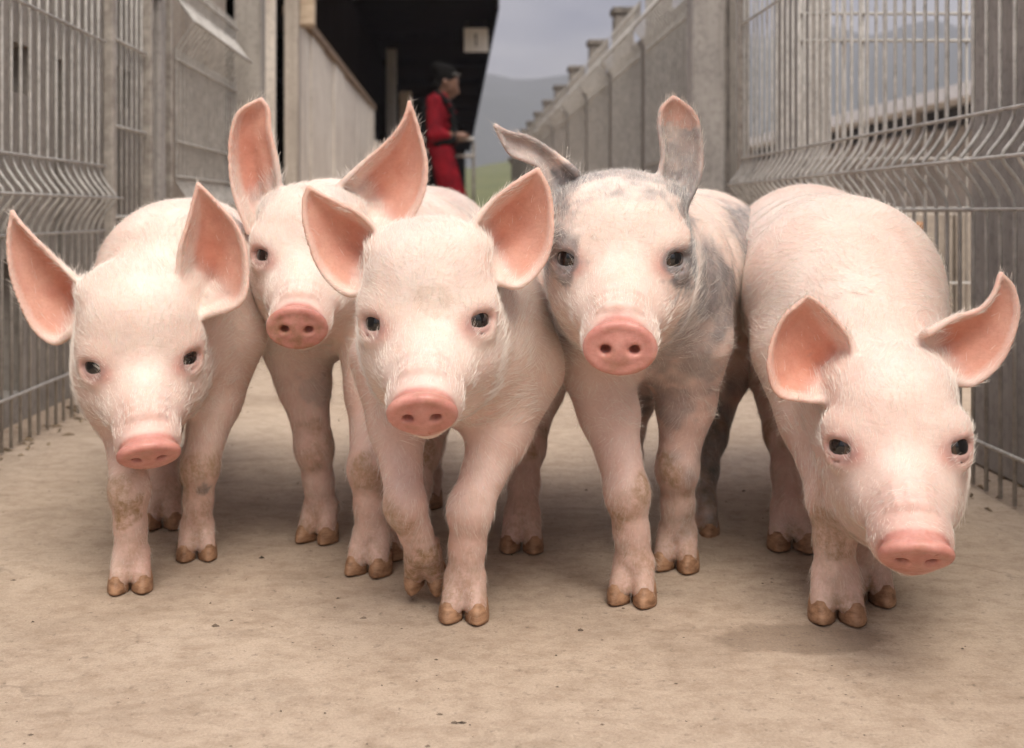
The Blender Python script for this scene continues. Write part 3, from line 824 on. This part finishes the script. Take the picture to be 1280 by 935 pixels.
# ---------------------------------------------------------------- walls with openings
def pierced_wall(name, x0, x1, ys, zs, holes, mat, parent=None):
    """wall slab between x0 and x1 cut into a grid at ys/zs; holes: set of (i, j) cells left out"""
    fill = {(i, j) for i in range(len(ys)-1) for j in range(len(zs)-1)} - set(holes)
    mb = MB()
    def quad(a, b, c, d): k = len(mb.v); mb.v += [a, b, c, d]; mb.f.append((k, k+1, k+2, k+3))
    for (i, j) in fill:
        a, b, c, d = ys[i], ys[i+1], zs[j], zs[j+1]
        quad((x1,a,c),(x1,b,c),(x1,b,d),(x1,a,d)); quad((x0,b,c),(x0,a,c),(x0,a,d),(x0,b,d))
        if (i-1, j) not in fill: quad((x0,a,c),(x1,a,c),(x1,a,d),(x0,a,d))
        if (i+1, j) not in fill: quad((x1,b,c),(x0,b,c),(x0,b,d),(x1,b,d))
        if (i, j-1) not in fill: quad((x0,a,c),(x0,b,c),(x1,b,c),(x1,a,c))
        if (i, j+1) not in fill: quad((x1,a,d),(x1,b,d),(x0,b,d),(x0,a,d))
    return mb.build(name, mat, parent)
# left: slotted pen wall right behind the mesh
ow = pierced_wall('pen_wall', -.93, -.88, [.6, 1.9, 2.02, 2.08, 2.15, 2.21, 2.36, 2.40, 2.43, 2.47, 2.62, 2.68, 3.06, 3.12, 3.16, 3.22, 3.26, 3.34], [0, .06, .33, .66, .70, .76, .80, 1.5],
    {(2,1),(4,1),(5,1),(6,1),(7,1),(1,1),(3,1),(6,3),(6,4),(8,3),(8,4),(7,3),(7,4),(10,2),(10,3),(10,4),(12,4),(12,5),(14,4),(14,5)}, M['conc'])
tag(ow, 'grey slotted concrete pen wall behind the left wire fence', 'pen wall')
tag(MB().box(-1.30, .6, 0, -1.25, 3.4, 1.6).build('pen_shade_panel', M['shade_dark']), 'dark panel put in for the shade inside the left pen, seen through the wall slots', 'board')  # added panel, its black colour paints the pen's inner shade
tag(MB().box(-1.02, 2.56, .60, -.99, 2.80, .84).build('orange_board', M['orange']), 'rusty orange board showing through a slot of the left pen wall', 'board')
def post(name, label, cat, x, y, wx, wy, h, mat, group=None, cap=None, bevel=.006, lean=0):
    mb = MB().box(x-wx/2, y-wy/2, 0, x+wx/2, y+wy/2, h)
    if lean: mb.v = [(vx + lean*vz, vy, vz) for vx, vy, vz in mb.v]
    if cap is None:
        return tag(mb.build(name, mat, None, bevel), label, cat, group)
    root = empty(name, (x, y, 0)); tag(root, label, cat, group)
    mb.build('shaft', mat, root, bevel)
    MB().box(x-wx/2-cap, y-wy/2-cap, h+.001, x+wx/2+cap, y+wy/2+cap, h+.035).build('cap', M['galv_dark'], root, .004)
    return root
post('steel_post', 'slim galvanised post ending the near left wire fence', 'post', -.787, 2.715, .022, .03, 1.5, M['galv'], bevel=.003)
# small mesh gate
gt = empty('pen_gate', (-.79, 2.9, 0)); tag(gt, 'narrow wire pen gate between two slim posts on the left', 'gate')
for i in range(7):
    MB().tube([(-.795, 2.745+i*.045, .05), (-.795, 2.745+i*.045, 1.3)], .0032, 6).build('wire', M['wire'], gt, smooth=True)
for z in (1.28, .82, .62, .41, .09):
    MB().tube([(-.788, 2.735, z), (-.788, 3.03, z)], .0042, 6).build('rail', M['wire'], gt, smooth=True)
MB().box(-.80, 3.035, 0.02, -.775, 3.06, 1.4).build('gate_stile', M['galv'], gt, .003)
post('concrete_post', 'blue grey concrete post beside the narrow pen gate', 'post', -.795, 3.13, .055, .06, 1.6, M['conc_grey'])
cl_ = empty('post_clamp', (-.78, 3.09, 1.0)); tag(cl_, 'dark steel clamp bolted round the blue grey concrete post', 'clamp')
MB().box(-.826, 3.092, .975, -.758, 3.099, 1.0).build('band', M['galv_dark'], cl_, .002)
MB().tube([(-.775, 3.075, .988), (-.775, 3.092, .988)], .009, 8).build('bolt', M['galv_dark'], cl_)
post('steel_post', 'thin pale pole standing right behind the blue grey concrete post', 'post', -.787, 3.27, .02, .02, 1.6, M['galv'], bevel=.003)
def pen_front(side, y0, y1, label_f, label_w, top, zb, mat, wall_top):
    X = side*.79
    mesh_panel('mesh_fence', label_f, 'welded wire fence panels', X, y0+.03, y1-.03, zb, top, (top-.03, top-.145, top-.25, .62, zb+.072, zb, .09), -side, individual=False, r=.0036)
    x0, x1 = sorted((side*.835, side*.885))
    sl = empty('concrete_slab_wall', ((x0+x1)/2, (y0+y1)/2, 0)); tag(sl, label_w, 'wall', 'upright concrete slabs of the pen fronts')
    n = max(2, int((y1-y0)/.28)); st = (y1-y0)/n
    for i in range(n):
        dx = rnd.uniform(-.006, .006)
        MB().box(x0+dx, y0+i*st+.003, 0, x1+dx, y0+(i+1)*st-.003, wall_top + rnd.uniform(-.01, .01)).build('slab', mat, sl, .004)
pen_front(-1, 3.34, 4.30, 'wire fence panel with curled top between concrete posts on the left', 'concrete slabs behind the curl topped wire panel on the left', 1.10, .45, M['conc_warm'], 1.34)
post('concrete_post', 'stained brown grey square concrete post on the left, before the whitewashed board', 'post', -.765, 4.42, .10, .10, 2.0, M['conc'])
post('white_post', 'whitewashed slim upright board in front of the dark doorway', 'post', -.742, 4.68, .055, .04, 2.1, M['white_wash'], bevel=.003, lean=.004)
post('concrete_post', 'beige concrete post at the near end of the whitewashed wall', 'post', -.826, 6.0, .070, .10, 2.2, M['conc_warm'])

# ---------------------------------------------------------------- barn with open side
barn = empty('barn', (-2.3, 22, 0)); tag(barn, 'long dark timber barn with overhanging roof above the alley', 'barn')
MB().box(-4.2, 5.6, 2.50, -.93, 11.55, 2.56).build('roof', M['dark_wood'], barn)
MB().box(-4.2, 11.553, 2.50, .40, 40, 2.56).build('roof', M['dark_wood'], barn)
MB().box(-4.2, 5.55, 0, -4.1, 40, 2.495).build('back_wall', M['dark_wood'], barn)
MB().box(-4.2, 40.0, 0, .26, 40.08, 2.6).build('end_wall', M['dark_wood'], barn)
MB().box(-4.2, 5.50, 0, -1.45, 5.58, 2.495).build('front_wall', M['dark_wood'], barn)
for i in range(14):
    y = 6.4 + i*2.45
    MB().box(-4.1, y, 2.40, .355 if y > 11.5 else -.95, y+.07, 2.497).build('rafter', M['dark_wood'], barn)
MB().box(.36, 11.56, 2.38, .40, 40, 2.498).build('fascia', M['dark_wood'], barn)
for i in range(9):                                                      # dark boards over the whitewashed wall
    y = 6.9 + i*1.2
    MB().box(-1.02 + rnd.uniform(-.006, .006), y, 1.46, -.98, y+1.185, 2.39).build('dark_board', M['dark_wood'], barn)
ww = empty('whitewashed_wall', (-.84, 8.8, 0)); tag(ww, 'whitewashed board wall with brown timber top rail under the barn roof', 'wall')
y = 6.12
while y < 11.6:
    wdt = .62 + rnd.uniform(-.05, .05); dx = rnd.uniform(-.008, .008)
    MB().box(-.86+dx, y+.006, 0, -.82+dx, y+wdt-.006, 1.42).build('plank', M['white_wash'], ww, .003); y += wdt
MB().box(-.89, 6.1, 1.423, -.80, y, 1.475).build('top_rail', M['brown_wood'], ww, .004)
bb = MB().box(-.82, 6.02, 1.36, -.72, 6.10, 1.62)
tag(bb.build('wooden_bracket', M['pale_wood'], None, .008), 'pale wooden block on top of the whitewashed wall end', 'bracket')
ww2 = empty('whitewashed_wall', (-.84, 13, 0)); tag(ww2, 'short low whitewashed wall past the long white board wall', 'wall')
for i in range(3): MB().box(-.86, 12.0+i*.66, 0, -.81, 12.0+i*.66+.648, 1.15).build('plank', M['white_wash'], ww2, .003)
post('timber_column', 'grey timber column holding up the barn roof, in front of the pair', 'column', -.80, 14.5, .12, .12, 2.395, M['conc'])
post('timber_column', 'pale yellow timber column beside the person in red', 'column', -.66, 15.2, .15, .12, 1.95, M['pale_wood'])

# hanging number sign
sg = empty('number_sign', tuple(P(595, 65, 13.0))); tag(sg, 'white square sign with black numeral hanging under the barn eave', 'sign')
c0, c1 = P(580, 65, 13.0), P(610, 35, 13.0)
MB().box(c0[0], 12.99, c0[2], c1[0], 13.01, c1[2]).build('plate', M['sign_white'], sg, .003)
tw = (c0 + c1)/2; k = .0088
one = [(-.9,-8),(.9,-8),(.9,8),(-.2,8),(-2.6,5.6),(-2.6,3.9),(-.9,5.0)]
me = bpy.data.meshes.new('numeral'); me.from_pydata([(tw[0]+a*k, 12.987, tw[2]+b*k) for a, b in one], [], [tuple(range(7))]); me.update()
link('numeral', me, M['black'], sg)
for x in (c0[0]+.03, c1[0]-.03): MB().tube([(x, 13.0, c1[2]-.01), (x, 13.0, 2.497)], .004, 6).build('hanger', M['galv_dark'], sg)

# ---------------------------------------------------------------- right side
sw = empty('concrete_slab_wall', (.87, 1.27, 0)); tag(sw, 'grey concrete slabs close behind the near right wire fence', 'wall', 'upright concrete slabs of the pen fronts')
for i, (a, b) in enumerate(((.60, .98), (.98, 1.36), (1.36, 1.68), (1.68, 2.02), (2.95, 3.29))):
    MB().box(.85 + .004*i, a+.004, 0, .90 + .004*i, b-.004, 1.5).build('slab', M['conc_grey'], sw, .005)
# cross partition of wire at the end of the open pen
cp = empty('wire_partition', (1.5, 2.9, 0)); tag(cp, 'wire cross partition inside the open pen on the right', 'fence', 'welded wire fence panels')
for i in range(28):
    MB().tube([(.83 + i*.05, 2.90, .02), (.83 + i*.05, 2.90, 1.3)], .0032, 6).build('wire', M['wire'], cp, smooth=True)
for z in (1.25, .90, .835, .55, .43, .25, .08):
    MB().tube([(.82, 2.893, z), (2.22, 2.893, z)], .004, 6).build('rail', M['wire'], cp, smooth=True)
post('rusty_post', 'rust stained post inside the open pen on the right', 'post', 1.02, 2.70, .05, .05, .40, M['orange'])
lw = empty('low_wall', (1.6, 3.4, 0)); tag(lw, 'low beige concrete kerb wall at the back of the open right pen', 'wall')
for i in range(5): MB().box(.92 + i*.5, 3.42, 0, .92 + i*.5 + .494, 3.5, .42).build('block', M['conc_warm'], lw, .005)
post('steel_post', 'galvanised post ending the near right wire fence', 'post', .795, 3.335, .03, .03, 1.6, M['galv'], bevel=.003)
post('steel_rod', 'thin dark rod in the gap past the near right fence', 'rod', .79, 3.50, .007, .007, 1.6, M['galv_dark'], bevel=.001)
post('steel_rod', 'thin dark rod touching the large square concrete post', 'rod', .775, 3.44, .007, .007, 1.6, M['galv_dark'], bevel=.001)
post('concrete_post', 'large square concrete post past the gap on the right', 'post', .755, 3.66, .095, .10, 1.6, M['conc_grey'])
tl_ = MB().tube([(.80, 3.40, .80), (.87, 3.62, .80)], .0045, 6).build('tie_bar', M['galv_dark'])
tag(tl_, 'thin tie bar across the gap on the right', 'bar')
ordn = ['first', 'second', 'third', 'fourth', 'fifth', 'sixth', 'seventh', 'eighth', 'ninth', 'tenth', 'eleventh']
ys = [3.72, 5.10, 6.20, 7.35, 8.65, 9.95, 11.25, 12.55, 13.85, 15.15, 16.45, 17.75]
for i in range(len(ys)-1):
    o = ordn[i]
    pen_front(1, ys[i]+.06, ys[i+1]-.06, o + ' curl topped wire panel past the square post on the right wall', o + ' stretch of concrete slabs past the square post on the right', 1.34, .50, M['conc_far'], 1.22)
    post('capped_post', o + ' tall capped post of the right wall counted from the camera', 'post', .855, ys[i+1], .10, .10, 1.44, M['conc_far'], 'capped posts along the right wall', cap=.012)

# far shed with the white roof
sh_ = empty('pig_shed', (10, 30, 0)); tag(sh_, 'low beige shed with white sheet roof beyond the right pens', 'shed')
MB().box(8.35, 12, 0, 8.5, 60, 1.86).build('wall', M['conc_warm'], sh_)
MB().box(7.75, 11.6, 2.20, 12.5, 60.4, 2.42).build('roof', M['roof_white'], sh_)
MB().box(8.30, 12, 1.865, 8.55, 60, 2.197).build('eave_shade_strip', M['shade_dark'], sh_)  # dark strip painting the shadow under the eave
for i in range(12): MB().box(8.0, 13+i*4, 0, 8.12, 13.12+i*4, 2.197).build('pillar', M['conc_warm'], sh_)

# gate rail the person leans on
gr = empty('hand_gate', (.05, 9.75, 0)); tag(gr, 'pale tubular hand gate in front of the person in red', 'gate')
for z, x0, x1 in ((1.02, -.05, .135), (.88, -.02, .13)):
    MB().tube([(x0, 9.72, z), (x1, 9.72, z)], .013, 8).build('rail', M['rail'] if z > 1 else M['galv'], gr, smooth=True)
for x in (-.05, .13): MB().tube([(x, 9.745, 0), (x, 9.745, 1.0)], .013, 8).build('upright', M['galv_dark'], gr, smooth=True)
# ---- the five piglets, read off the photograph: pixel + depth -> real positions
def g(x, y):
    d = gdist(y); q = P(x, y, d); q[2] = 0.0; return q
def at(x, y, d): return P(x, y, d)
def xyz(X, Y, Z): return np.array([X, Y, Z], float)
PIGS = [
 dict(seed=1, label='white piglet at the left end of the row, by the mesh fence', fat=1.12, poll=.020, hs=1.02, bs=1.0,
      disc=28, dk=.95, eyes=(177, 450, 1.33), snout=(186, 566), roll=5,
      shoulder=xyz(-.345, 1.50, .318), hip=xyz(-.425, 1.95, .325),
      legs=[dict(t='f', j=xyz(-.405, 1.44, .27), g=g(163, 738), s=.9), dict(t='f', j=xyz(-.275, 1.46, .27), g=g(246, 698), s=.9),
            dict(t='h', j=xyz(-.485, 1.95, .27), g=g(203, 659)), dict(t='h', j=xyz(-.365, 1.97, .27), g=xyz(-.405, 1.86, 0))],
      ears=[dict(d=.05, a=[(112,366,-.01),(78,332),(48,302),(24,276),(16,264)], b=[(92,415,-.005),(70,428),(42,408),(18,355),(11,305),(16,264)]),
            dict(d=.016, a=[(224,356,.01),(226,312),(236,278),(243,250),(248,230)], b=[(258,394,.02),(303,376),(309,325),(297,285),(270,252),(248,230)])],
      spots=[(155,640,1.33,.022,'dirt',.9), (160,690,1.31,.013,'dirt',.5), (250,617,1.43,.010,'grey',.9), (250,640,1.43,.016,'dirt',.6)]),
 dict(seed=2, label='piglet with upright ears and grey hair round them, second from the left fence', hs=1.0, nose=.7,
      eyes=(384, 319, 1.40), snout=(371, 409), roll=-2,
      shoulder=xyz(-.165, 1.56, .345), hip=xyz(-.045, 1.98, .345),
      legs=[dict(t='f', j=xyz(-.215, 1.52, .28), g=g(397, 676)), dict(t='f', j=xyz(-.105, 1.48, .28), g=g(461, 716)),
            dict(t='h', j=xyz(-.115, 1.98, .28), g=xyz(-.11, 2.02, 0)), dict(t='h', j=xyz(.01, 2.0, .28), g=xyz(-.05, 1.72, 0))],
      ears=[dict(d=.05, a=[(312,290),(292,235),(288,182),(298,142),(326,124)], b=[(352,250),(346,200),(338,165),(336,138),(327,124)], cup=.5),
            dict(d=.05, a=[(425,232),(455,203),(485,177),(504,152),(512,128)], b=[(470,285),(502,286),(527,248),(533,207),(525,168),(512,128)])],
      spots=[(330,240,1.43,.028,'grey',.32), (436,238,1.42,.024,'grey',.25), (560,262,1.95,.06,'grey',.35), (388,490,1.5,.026,'grey',.3), (300,265,1.4,.02,'grey',.5)]),
 dict(seed=3, label='small piglet in front with one foreleg lifted, leading the row', hs=1.0, bs=.95,
      poll=.018, disc=22, dk=.92, bw=.098, bh=.104, eyes=(534, 401, 1.145), snout=(527, 514), roll=2.5,
      shoulder=xyz(.01, 1.33, .285), hip=xyz(.055, 1.73, .282),
      legs=[dict(t='f', s=.92, j=xyz(-.078, 1.32, .26), g=at(533, 727, 1.30), pts=(at(507, 632, 1.255), at(528, 688, 1.275))),
            dict(t='f', j=xyz(.072, 1.31, .25), g=g(580, 774)),
            dict(t='h', j=xyz(.115, 1.70, .25), g=g(652, 688)), dict(t='h', j=xyz(-.005, 1.74, .25), g=g(512, 697))],
      ears=[dict(d=.045, a=[(482,300),(455,271),(425,255),(400,242),(386,234)], b=[(462,362),(432,366),(402,338),(384,292),(380,255),(386,234)]),
            dict(d=.045, a=[(585,290),(610,257),(635,236),(655,222),(672,212)], b=[(618,350),(650,357),(680,327),(690,287),(686,240),(672,212)])],
      spots=[(520,322,1.16,.05,'grey',.14), (545,370,1.12,.022,'dirt',.30), (530,705,1.28,.034,'dirt',.9)]),
 dict(seed=4, label='pale piglet with grey patches and grey ears, second from the right fence', hs=1.06, fat=1.08, grey_ears=.85,
      liner=.95, disc=-10, dk=.95, eyes=(775, 322, 1.20), snout=(775, 436), roll=0,
      shoulder=xyz(.215, 1.42, .335), hip=xyz(.375, 1.86, .338),
      legs=[dict(t='f', j=xyz(.150, 1.37, .27), g=g(790, 753), s=.97), dict(t='f', j=xyz(.270, 1.39, .27), g=g(845, 711)),
            dict(t='h', j=xyz(.315, 1.80, .27), g=xyz(.262, 1.86, 0)), dict(t='h', j=xyz(.415, 1.80, .27), g=at(872, 672, 1.58))],
      ears=[dict(d=.05, pink=.25, cup=.3, a=[(720,216),(692,192),(662,173),(636,166),(619,157)], b=[(690,268),(684,238),(674,210),(655,200),(636,190),(619,157)]),
            dict(d=.05, pink=.0, cup=.35, a=[(818,245),(828,198),(824,160),(827,136),(841,122)], b=[(846,268),(866,238),(876,205),(874,166),(866,141),(843,122)])],
      spots=[(686,310,1.24,.036,'grey',.85), (706,338,1.2,.020,'grey',.75), (866,310,1.24,.040,'grey',1), (850,350,1.2,.022,'grey',.9), (706,238,1.26,.040,'grey',.9), (850,243,1.26,.046,'grey',.9),
             (740,222,1.27,.040,'grey',.7), (812,222,1.27,.040,'grey',.7), (776,212,1.28,.04,'grey',.65), (690,280,1.26,.03,'grey',.6), (882,380,1.35,.07,'grey',.9), (905,300,1.7,.10,'grey',.9), (872,440,1.35,.06,'grey',.6),
             (930,300,1.8,.08,'grey',.9), (885,540,1.6,.11,'grey',1), (888,610,1.58,.07,'grey',1), (835,505,1.40,.036,'grey',.55), (850,140,1.25,.022,'pink',.5), (838,140,1.25,.018,'pink',.5), (693,410,1.3,.03,'grey',.3)]),
 dict(seed=5, label='white piglet with lowered head at the right end of the row', fat=.94, hs=1.07, bs=1.06,
      disc=34, dk=.87, eyes=(1122, 556, 1.15), snout=(1146, 690), roll=3,
      shoulder=xyz(.455, 1.42, .315), hip=xyz(.535, 1.84, .338),
      legs=[dict(t='f', j=xyz(.385, 1.36, .26), g=g(1046, 775)), dict(t='f', j=xyz(.515, 1.38, .26), g=g(1084, 752)),
            dict(t='h', j=xyz(.475, 1.84, .27), g=g(990, 686)), dict(t='h', j=xyz(.605, 1.86, .27), g=xyz(.58, 1.92, 0))],
      ears=[dict(d=.06, a=[(1068,455),(1062,424),(1040,396),(1024,380),(1009,370)], b=[(1040,500),(1003,499),(970,490),(960,450),(975,402),(1009,370)], cup=.6),
            dict(d=.06, a=[(1160,415),(1192,397),(1223,387),(1241,368),(1250,342)], b=[(1180,472),(1213,479),(1250,450),(1270,400),(1266,362),(1250,342)])],
      spots=[(1025,660,1.25,.03,'dirt',.7), (1024,446,1.21,.011,'grey',.8)]),  # grey spot in the ear: shade of the ear canal painted in
]
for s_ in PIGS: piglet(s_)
# ================================================================== person in red
M['red'] = make_plain('red_cloth', (0.10,0.005,0.009), (0.24,0.012,0.02), 9, 0.75, 0.4, 0.004)
M['skin_h'] = make_plain('person_skin', (0.13,0.065,0.042), (0.19,0.10,0.065), 20, 0.5, 0.1)
M['hair_h'] = make_plain('black_hair', (0.004,0.004,0.004), (0.010,0.009,0.008), 60, 0.85, 0.5, 0.003)
M['apron'] = make_plain('black_rubber', (0.006,)*3, (0.014,)*3, 10, 0.7, 0.2, 0.004)
for k_ in ('hair_h', 'red', 'apron'): M[k_].node_tree.nodes['Principled BSDF'].inputs['Specular IOR Level'].default_value = 0.05
M['boot'] = make_plain('boot_rubber', (0.015,)*3, (0.03,)*3, 10, 0.4, 0.1)
M['scarf'] = make_plain('grey_band_cloth', (0.10,0.095,0.09), (0.20,0.19,0.18), 30, 0.7, 0.2)
def person():
    O = np.array([-.142, 9.70, 0.0])
    q = lambda x, y, z: O + np.array([x, y, z])
    root = empty('person', tuple(O)); tag(root, 'person in red coveralls and black apron, head bowed, hand on a rail', 'person')
    h = .009
    def build(name, fn, mat, lo=(-.35, -.35, -.01), hi=(.45, .35, 1.72), hh=h):
        F = Field(O + lo, O + hi, hh); fn(F); V, Q = F.mesh(2); me = mesh_np(name, V, Q); me.shade_smooth(); return link(name, me, mat, root)
    arm_n = [q(-.045, -.165, 1.30), q(-.04, -.20, 1.04), q(.13, -.10, 1.035), q(.185, -.06, 1.04)]     # near arm, hand on the rail
    arm_f = [q(-.03, .165, 1.30), q(.02, .20, 1.05), q(.16, .13, 1.03), q(.20, .11, 1.03)]
    leg_n = [q(-.01, -.085, .93), q(.12, -.09, .52), q(.16, -.09, .09)]
    leg_f = [q(-.01, .085, .93), q(-.03, .09, .50), q(-.17, .09, .10)]
    th = R(22); pv = np.array([.02, 0, 1.42])
    def hq(x, y, z):
        dx, dz = x - pv[0], z - pv[2]
        return q(pv[0] + dx*math.cos(th) + dz*math.sin(th), y, pv[2] - dx*math.sin(th) + dz*math.cos(th))
    def body(F):
        F.ell(hq(.035, 0, 1.50), (.085, .072, .105), None, .03)                    # skull
        F.ell(hq(.080, 0, 1.452), (.052, .050, .062), None, .03)                   # face
        F.cone(hq(.125, 0, 1.475), hq(.148, 0, 1.440), .010, .014, .014)            # nose
        F.ell(hq(.125, 0, 1.412), (.020, .024, .010), None, .012)                  # lips
        F.ell(hq(.105, 0, 1.385), (.026, .028, .020), None, .02)                   # chin
        for s in (-1, 1):
            F.ell(hq(.02, s*.074, 1.475), (.020, .010, .030), None, .01)           # ear
            F.ell(hq(.126, s*.030, 1.478), (.012, .016, .010), None, .008, True)   # eye hollow
        F.cone(q(-.005, 0, 1.30), q(.02, 0, 1.42), .060, .050, .03)
        F.ell(q(-.02, 0, 1.18), (.10, .155, .17), None, .06); F.ell(q(-.01, 0, .95), (.105, .15, .11), None, .06)
        for a in (arm_n, arm_f):
            F.chain(a[:3], [.050, .040, .030], .03); F.chain(a[2:], [.028, .030], .02)
            w_, k_ = a[2], a[3]; d = (k_ - w_)/np.linalg.norm(k_ - w_); sd = np.cross(d, [0, 0, 1.0])
            for j, (o, ln) in enumerate(((-.030, .055), (-.010, .066), (.010, .062), (.029, .048))):
                b0 = k_ + sd*o; F.chain([b0, b0 + d*ln*.55 + [0, 0, .004], b0 + d*ln*.8 - [0, 0, .022]], [.010, .009, .008], .006)
            F.chain([w_ + d*.02 + sd*.025, w_ + d*.05 + sd*.052 - [0, 0, .012], w_ + d*.075 + sd*.055 - [0, 0, .026]], [.012, .010, .008], .008)
        for a in (leg_n, leg_f): F.chain(a, [.085, .058, .042], .03); F.cone(a[2], a[2] + [.12, 0, -.045], .042, .032, .02)
    build('body', body, M['skin_h'])
    def cover(F):
        F.cone(q(-.01, 0, 1.30), q(.005, 0, 1.355), .082, .066, .03)
        F.ell(q(-.018, 0, 1.17), (.108, .150, .19), None, .06); F.ell(q(-.008, 0, .94), (.115, .148, .14), None, .06)
        for a in (arm_n, arm_f):
            m = lerp(a[1], a[2], .45); F.chain([a[0], a[1], m], [.066, .056, .048], .03)
        for a, k in ((leg_n, 1), (leg_f, 1)): F.chain([a[0], a[1], lerp(a[1], a[2], .92)], [.105, .098, .105], .04)
        # folds
        for i in range(9):
            z = 1.28 - i*.085; F.cone(q(.075, -.16+.03*(i % 3), z), q(.13, .02, z - .05), .012, .008, .02)
    build('coverall', cover, M['red'])
    def hair(F):
        F.ell(hq(.012, 0, 1.525), (.092, .082, .100), None, .02); F.ell(hq(-.075, 0, 1.56), (.060, .060, .058), None, .03)   # bun
        F.ell(hq(.128, 0, 1.44), (.060, .10, .095), None, .012, True)
        F.ell(hq(-.02, 0, 1.43), (.055, .060, .05), None, .02)
    build('hair', hair, M['hair_h'], (-.2, -.15, 1.3), (.2, .15, 1.7), .006)
    MB().tube([hq(.088*math.cos(a)+.020, .082*math.sin(a), 1.545 + .035*math.cos(a)) for a in np.linspace(-1.2, 1.2, 13)], .006, 6, False).build('headband', M['scarf'], root, smooth=True)
    def apron(F):
        F.ell(q(-.085, 0, 1.14), (.085, .165, .19), None, .03); F.ell(q(-.09, 0, .80), (.075, .17, .26), None, .05)
        for s in (-1, 1):
            F.chain([q(-.08, s*.11, 1.27), q(-.01, s*.115, 1.372), q(.085, s*.10, 1.28), q(.115, s*.10, 1.10), q(.10, s*.13, 1.0), q(-.02, s*.178, .985)], [.026]*4 + [.034, .04], .01)
    build('apron', apron, M['apron'])
    for a in (leg_n, leg_f):
        def boot(F, a=a):
            t = a[2]; t = np.array([t[0], t[1], .06]); F.cone(lerp(a[1], a[2], .6), t, .062, .055, .02); F.cone(t - [.02, 0, .015], t + [.15, 0, -.018], .045, .036, .03)
        build('boot', boot, M['boot'])
    return root
person()
# ---------------------------------------------------------------- grit on the floor
def grit():
    rs = np.random.default_rng(3); mb = MB(); n = 700
    for i in range(n):
        d = rs.uniform(.85, 1)**1 if i < 0 else .9 + 4.2*rs.random()**1.6
        x = rs.uniform(-.78, .78); s = rs.choice([.0008, .0012, .0017, .0024], p=[.5, .32, .14, .04])*rs.uniform(.7, 1.4)
        b = len(mb.v)
        a0 = rs.uniform(0, 6.28); e = rs.uniform(.6, 1.7)
        for k in range(5):
            a = a0 + k*1.2566; mb.v.append((x + s*e*math.cos(a)*rs.uniform(.7, 1.2), d + s*math.sin(a)*rs.uniform(.7, 1.2), .0002))
        mb.v.append((x, d, s*rs.uniform(.5, 1.0)))
        mb.f += [(b+k, b+(k+1) % 5, b+5) for k in range(5)]
    o = mb.build('gravel', make_plain('grit', (0.045,0.032,0.022), (0.20,0.15,0.11), 40, 0.9, 0))
    tag(o, 'scattered dark grit and crumbs on the concrete floor', 'grit', kind='stuff')
    # straw bits and debris along the foot of the fences
    mb = MB()
    for i in range(420):
        sgn = -1 if i % 2 else 1; y = rs.uniform(1.3, 4.5); x = sgn*(.79 + rs.normal(0, .035)); a = rs.uniform(0, math.pi); l = rs.uniform(.004, .016); w = rs.uniform(.0012, .004)
        b = len(mb.v); c, s = math.cos(a), math.sin(a)
        for (p, r_) in ((-l, -w), (l, -w*.6), (l*.9, w), (-l*.8, w*.8)): mb.v.append((x + p*c - r_*s, y + p*s + r_*c, .001))
        mb.v.append((x, y, .001 + rs.uniform(.002, .006))); mb.f += [(b, b+1, b+4), (b+1, b+2, b+4), (b+2, b+3, b+4), (b+3, b, b+4)]
    o = mb.build('debris', make_plain('chaff', (0.09,0.06,0.035), (0.34,0.26,0.17), 50, 0.9, 0))
    tag(o, 'straw crumbs and dirt gathered along the foot of the wire fences', 'debris', kind='stuff')
grit()

# ------------------------------------------------------------------ air
hz = MB().box(-760, -20, -1.2, 960, 720, 132).build('haze', None)
tag(hz, 'thin blue grey haze in the air before the mountain', 'haze', kind='stuff')
m = bpy.data.materials.new('thin_haze'); m.use_nodes = True; t = m.node_tree; t.nodes.clear()
vo, vp = t.nodes.new('ShaderNodeOutputMaterial'), t.nodes.new('ShaderNodeVolumePrincipled')
vp.inputs['Color'].default_value = (0.72, 0.74, 0.86, 1); vp.inputs['Density'].default_value = 0.0012
t.links.new(vp.outputs[0], vo.inputs['Volume']); hz.data.materials.append(m)
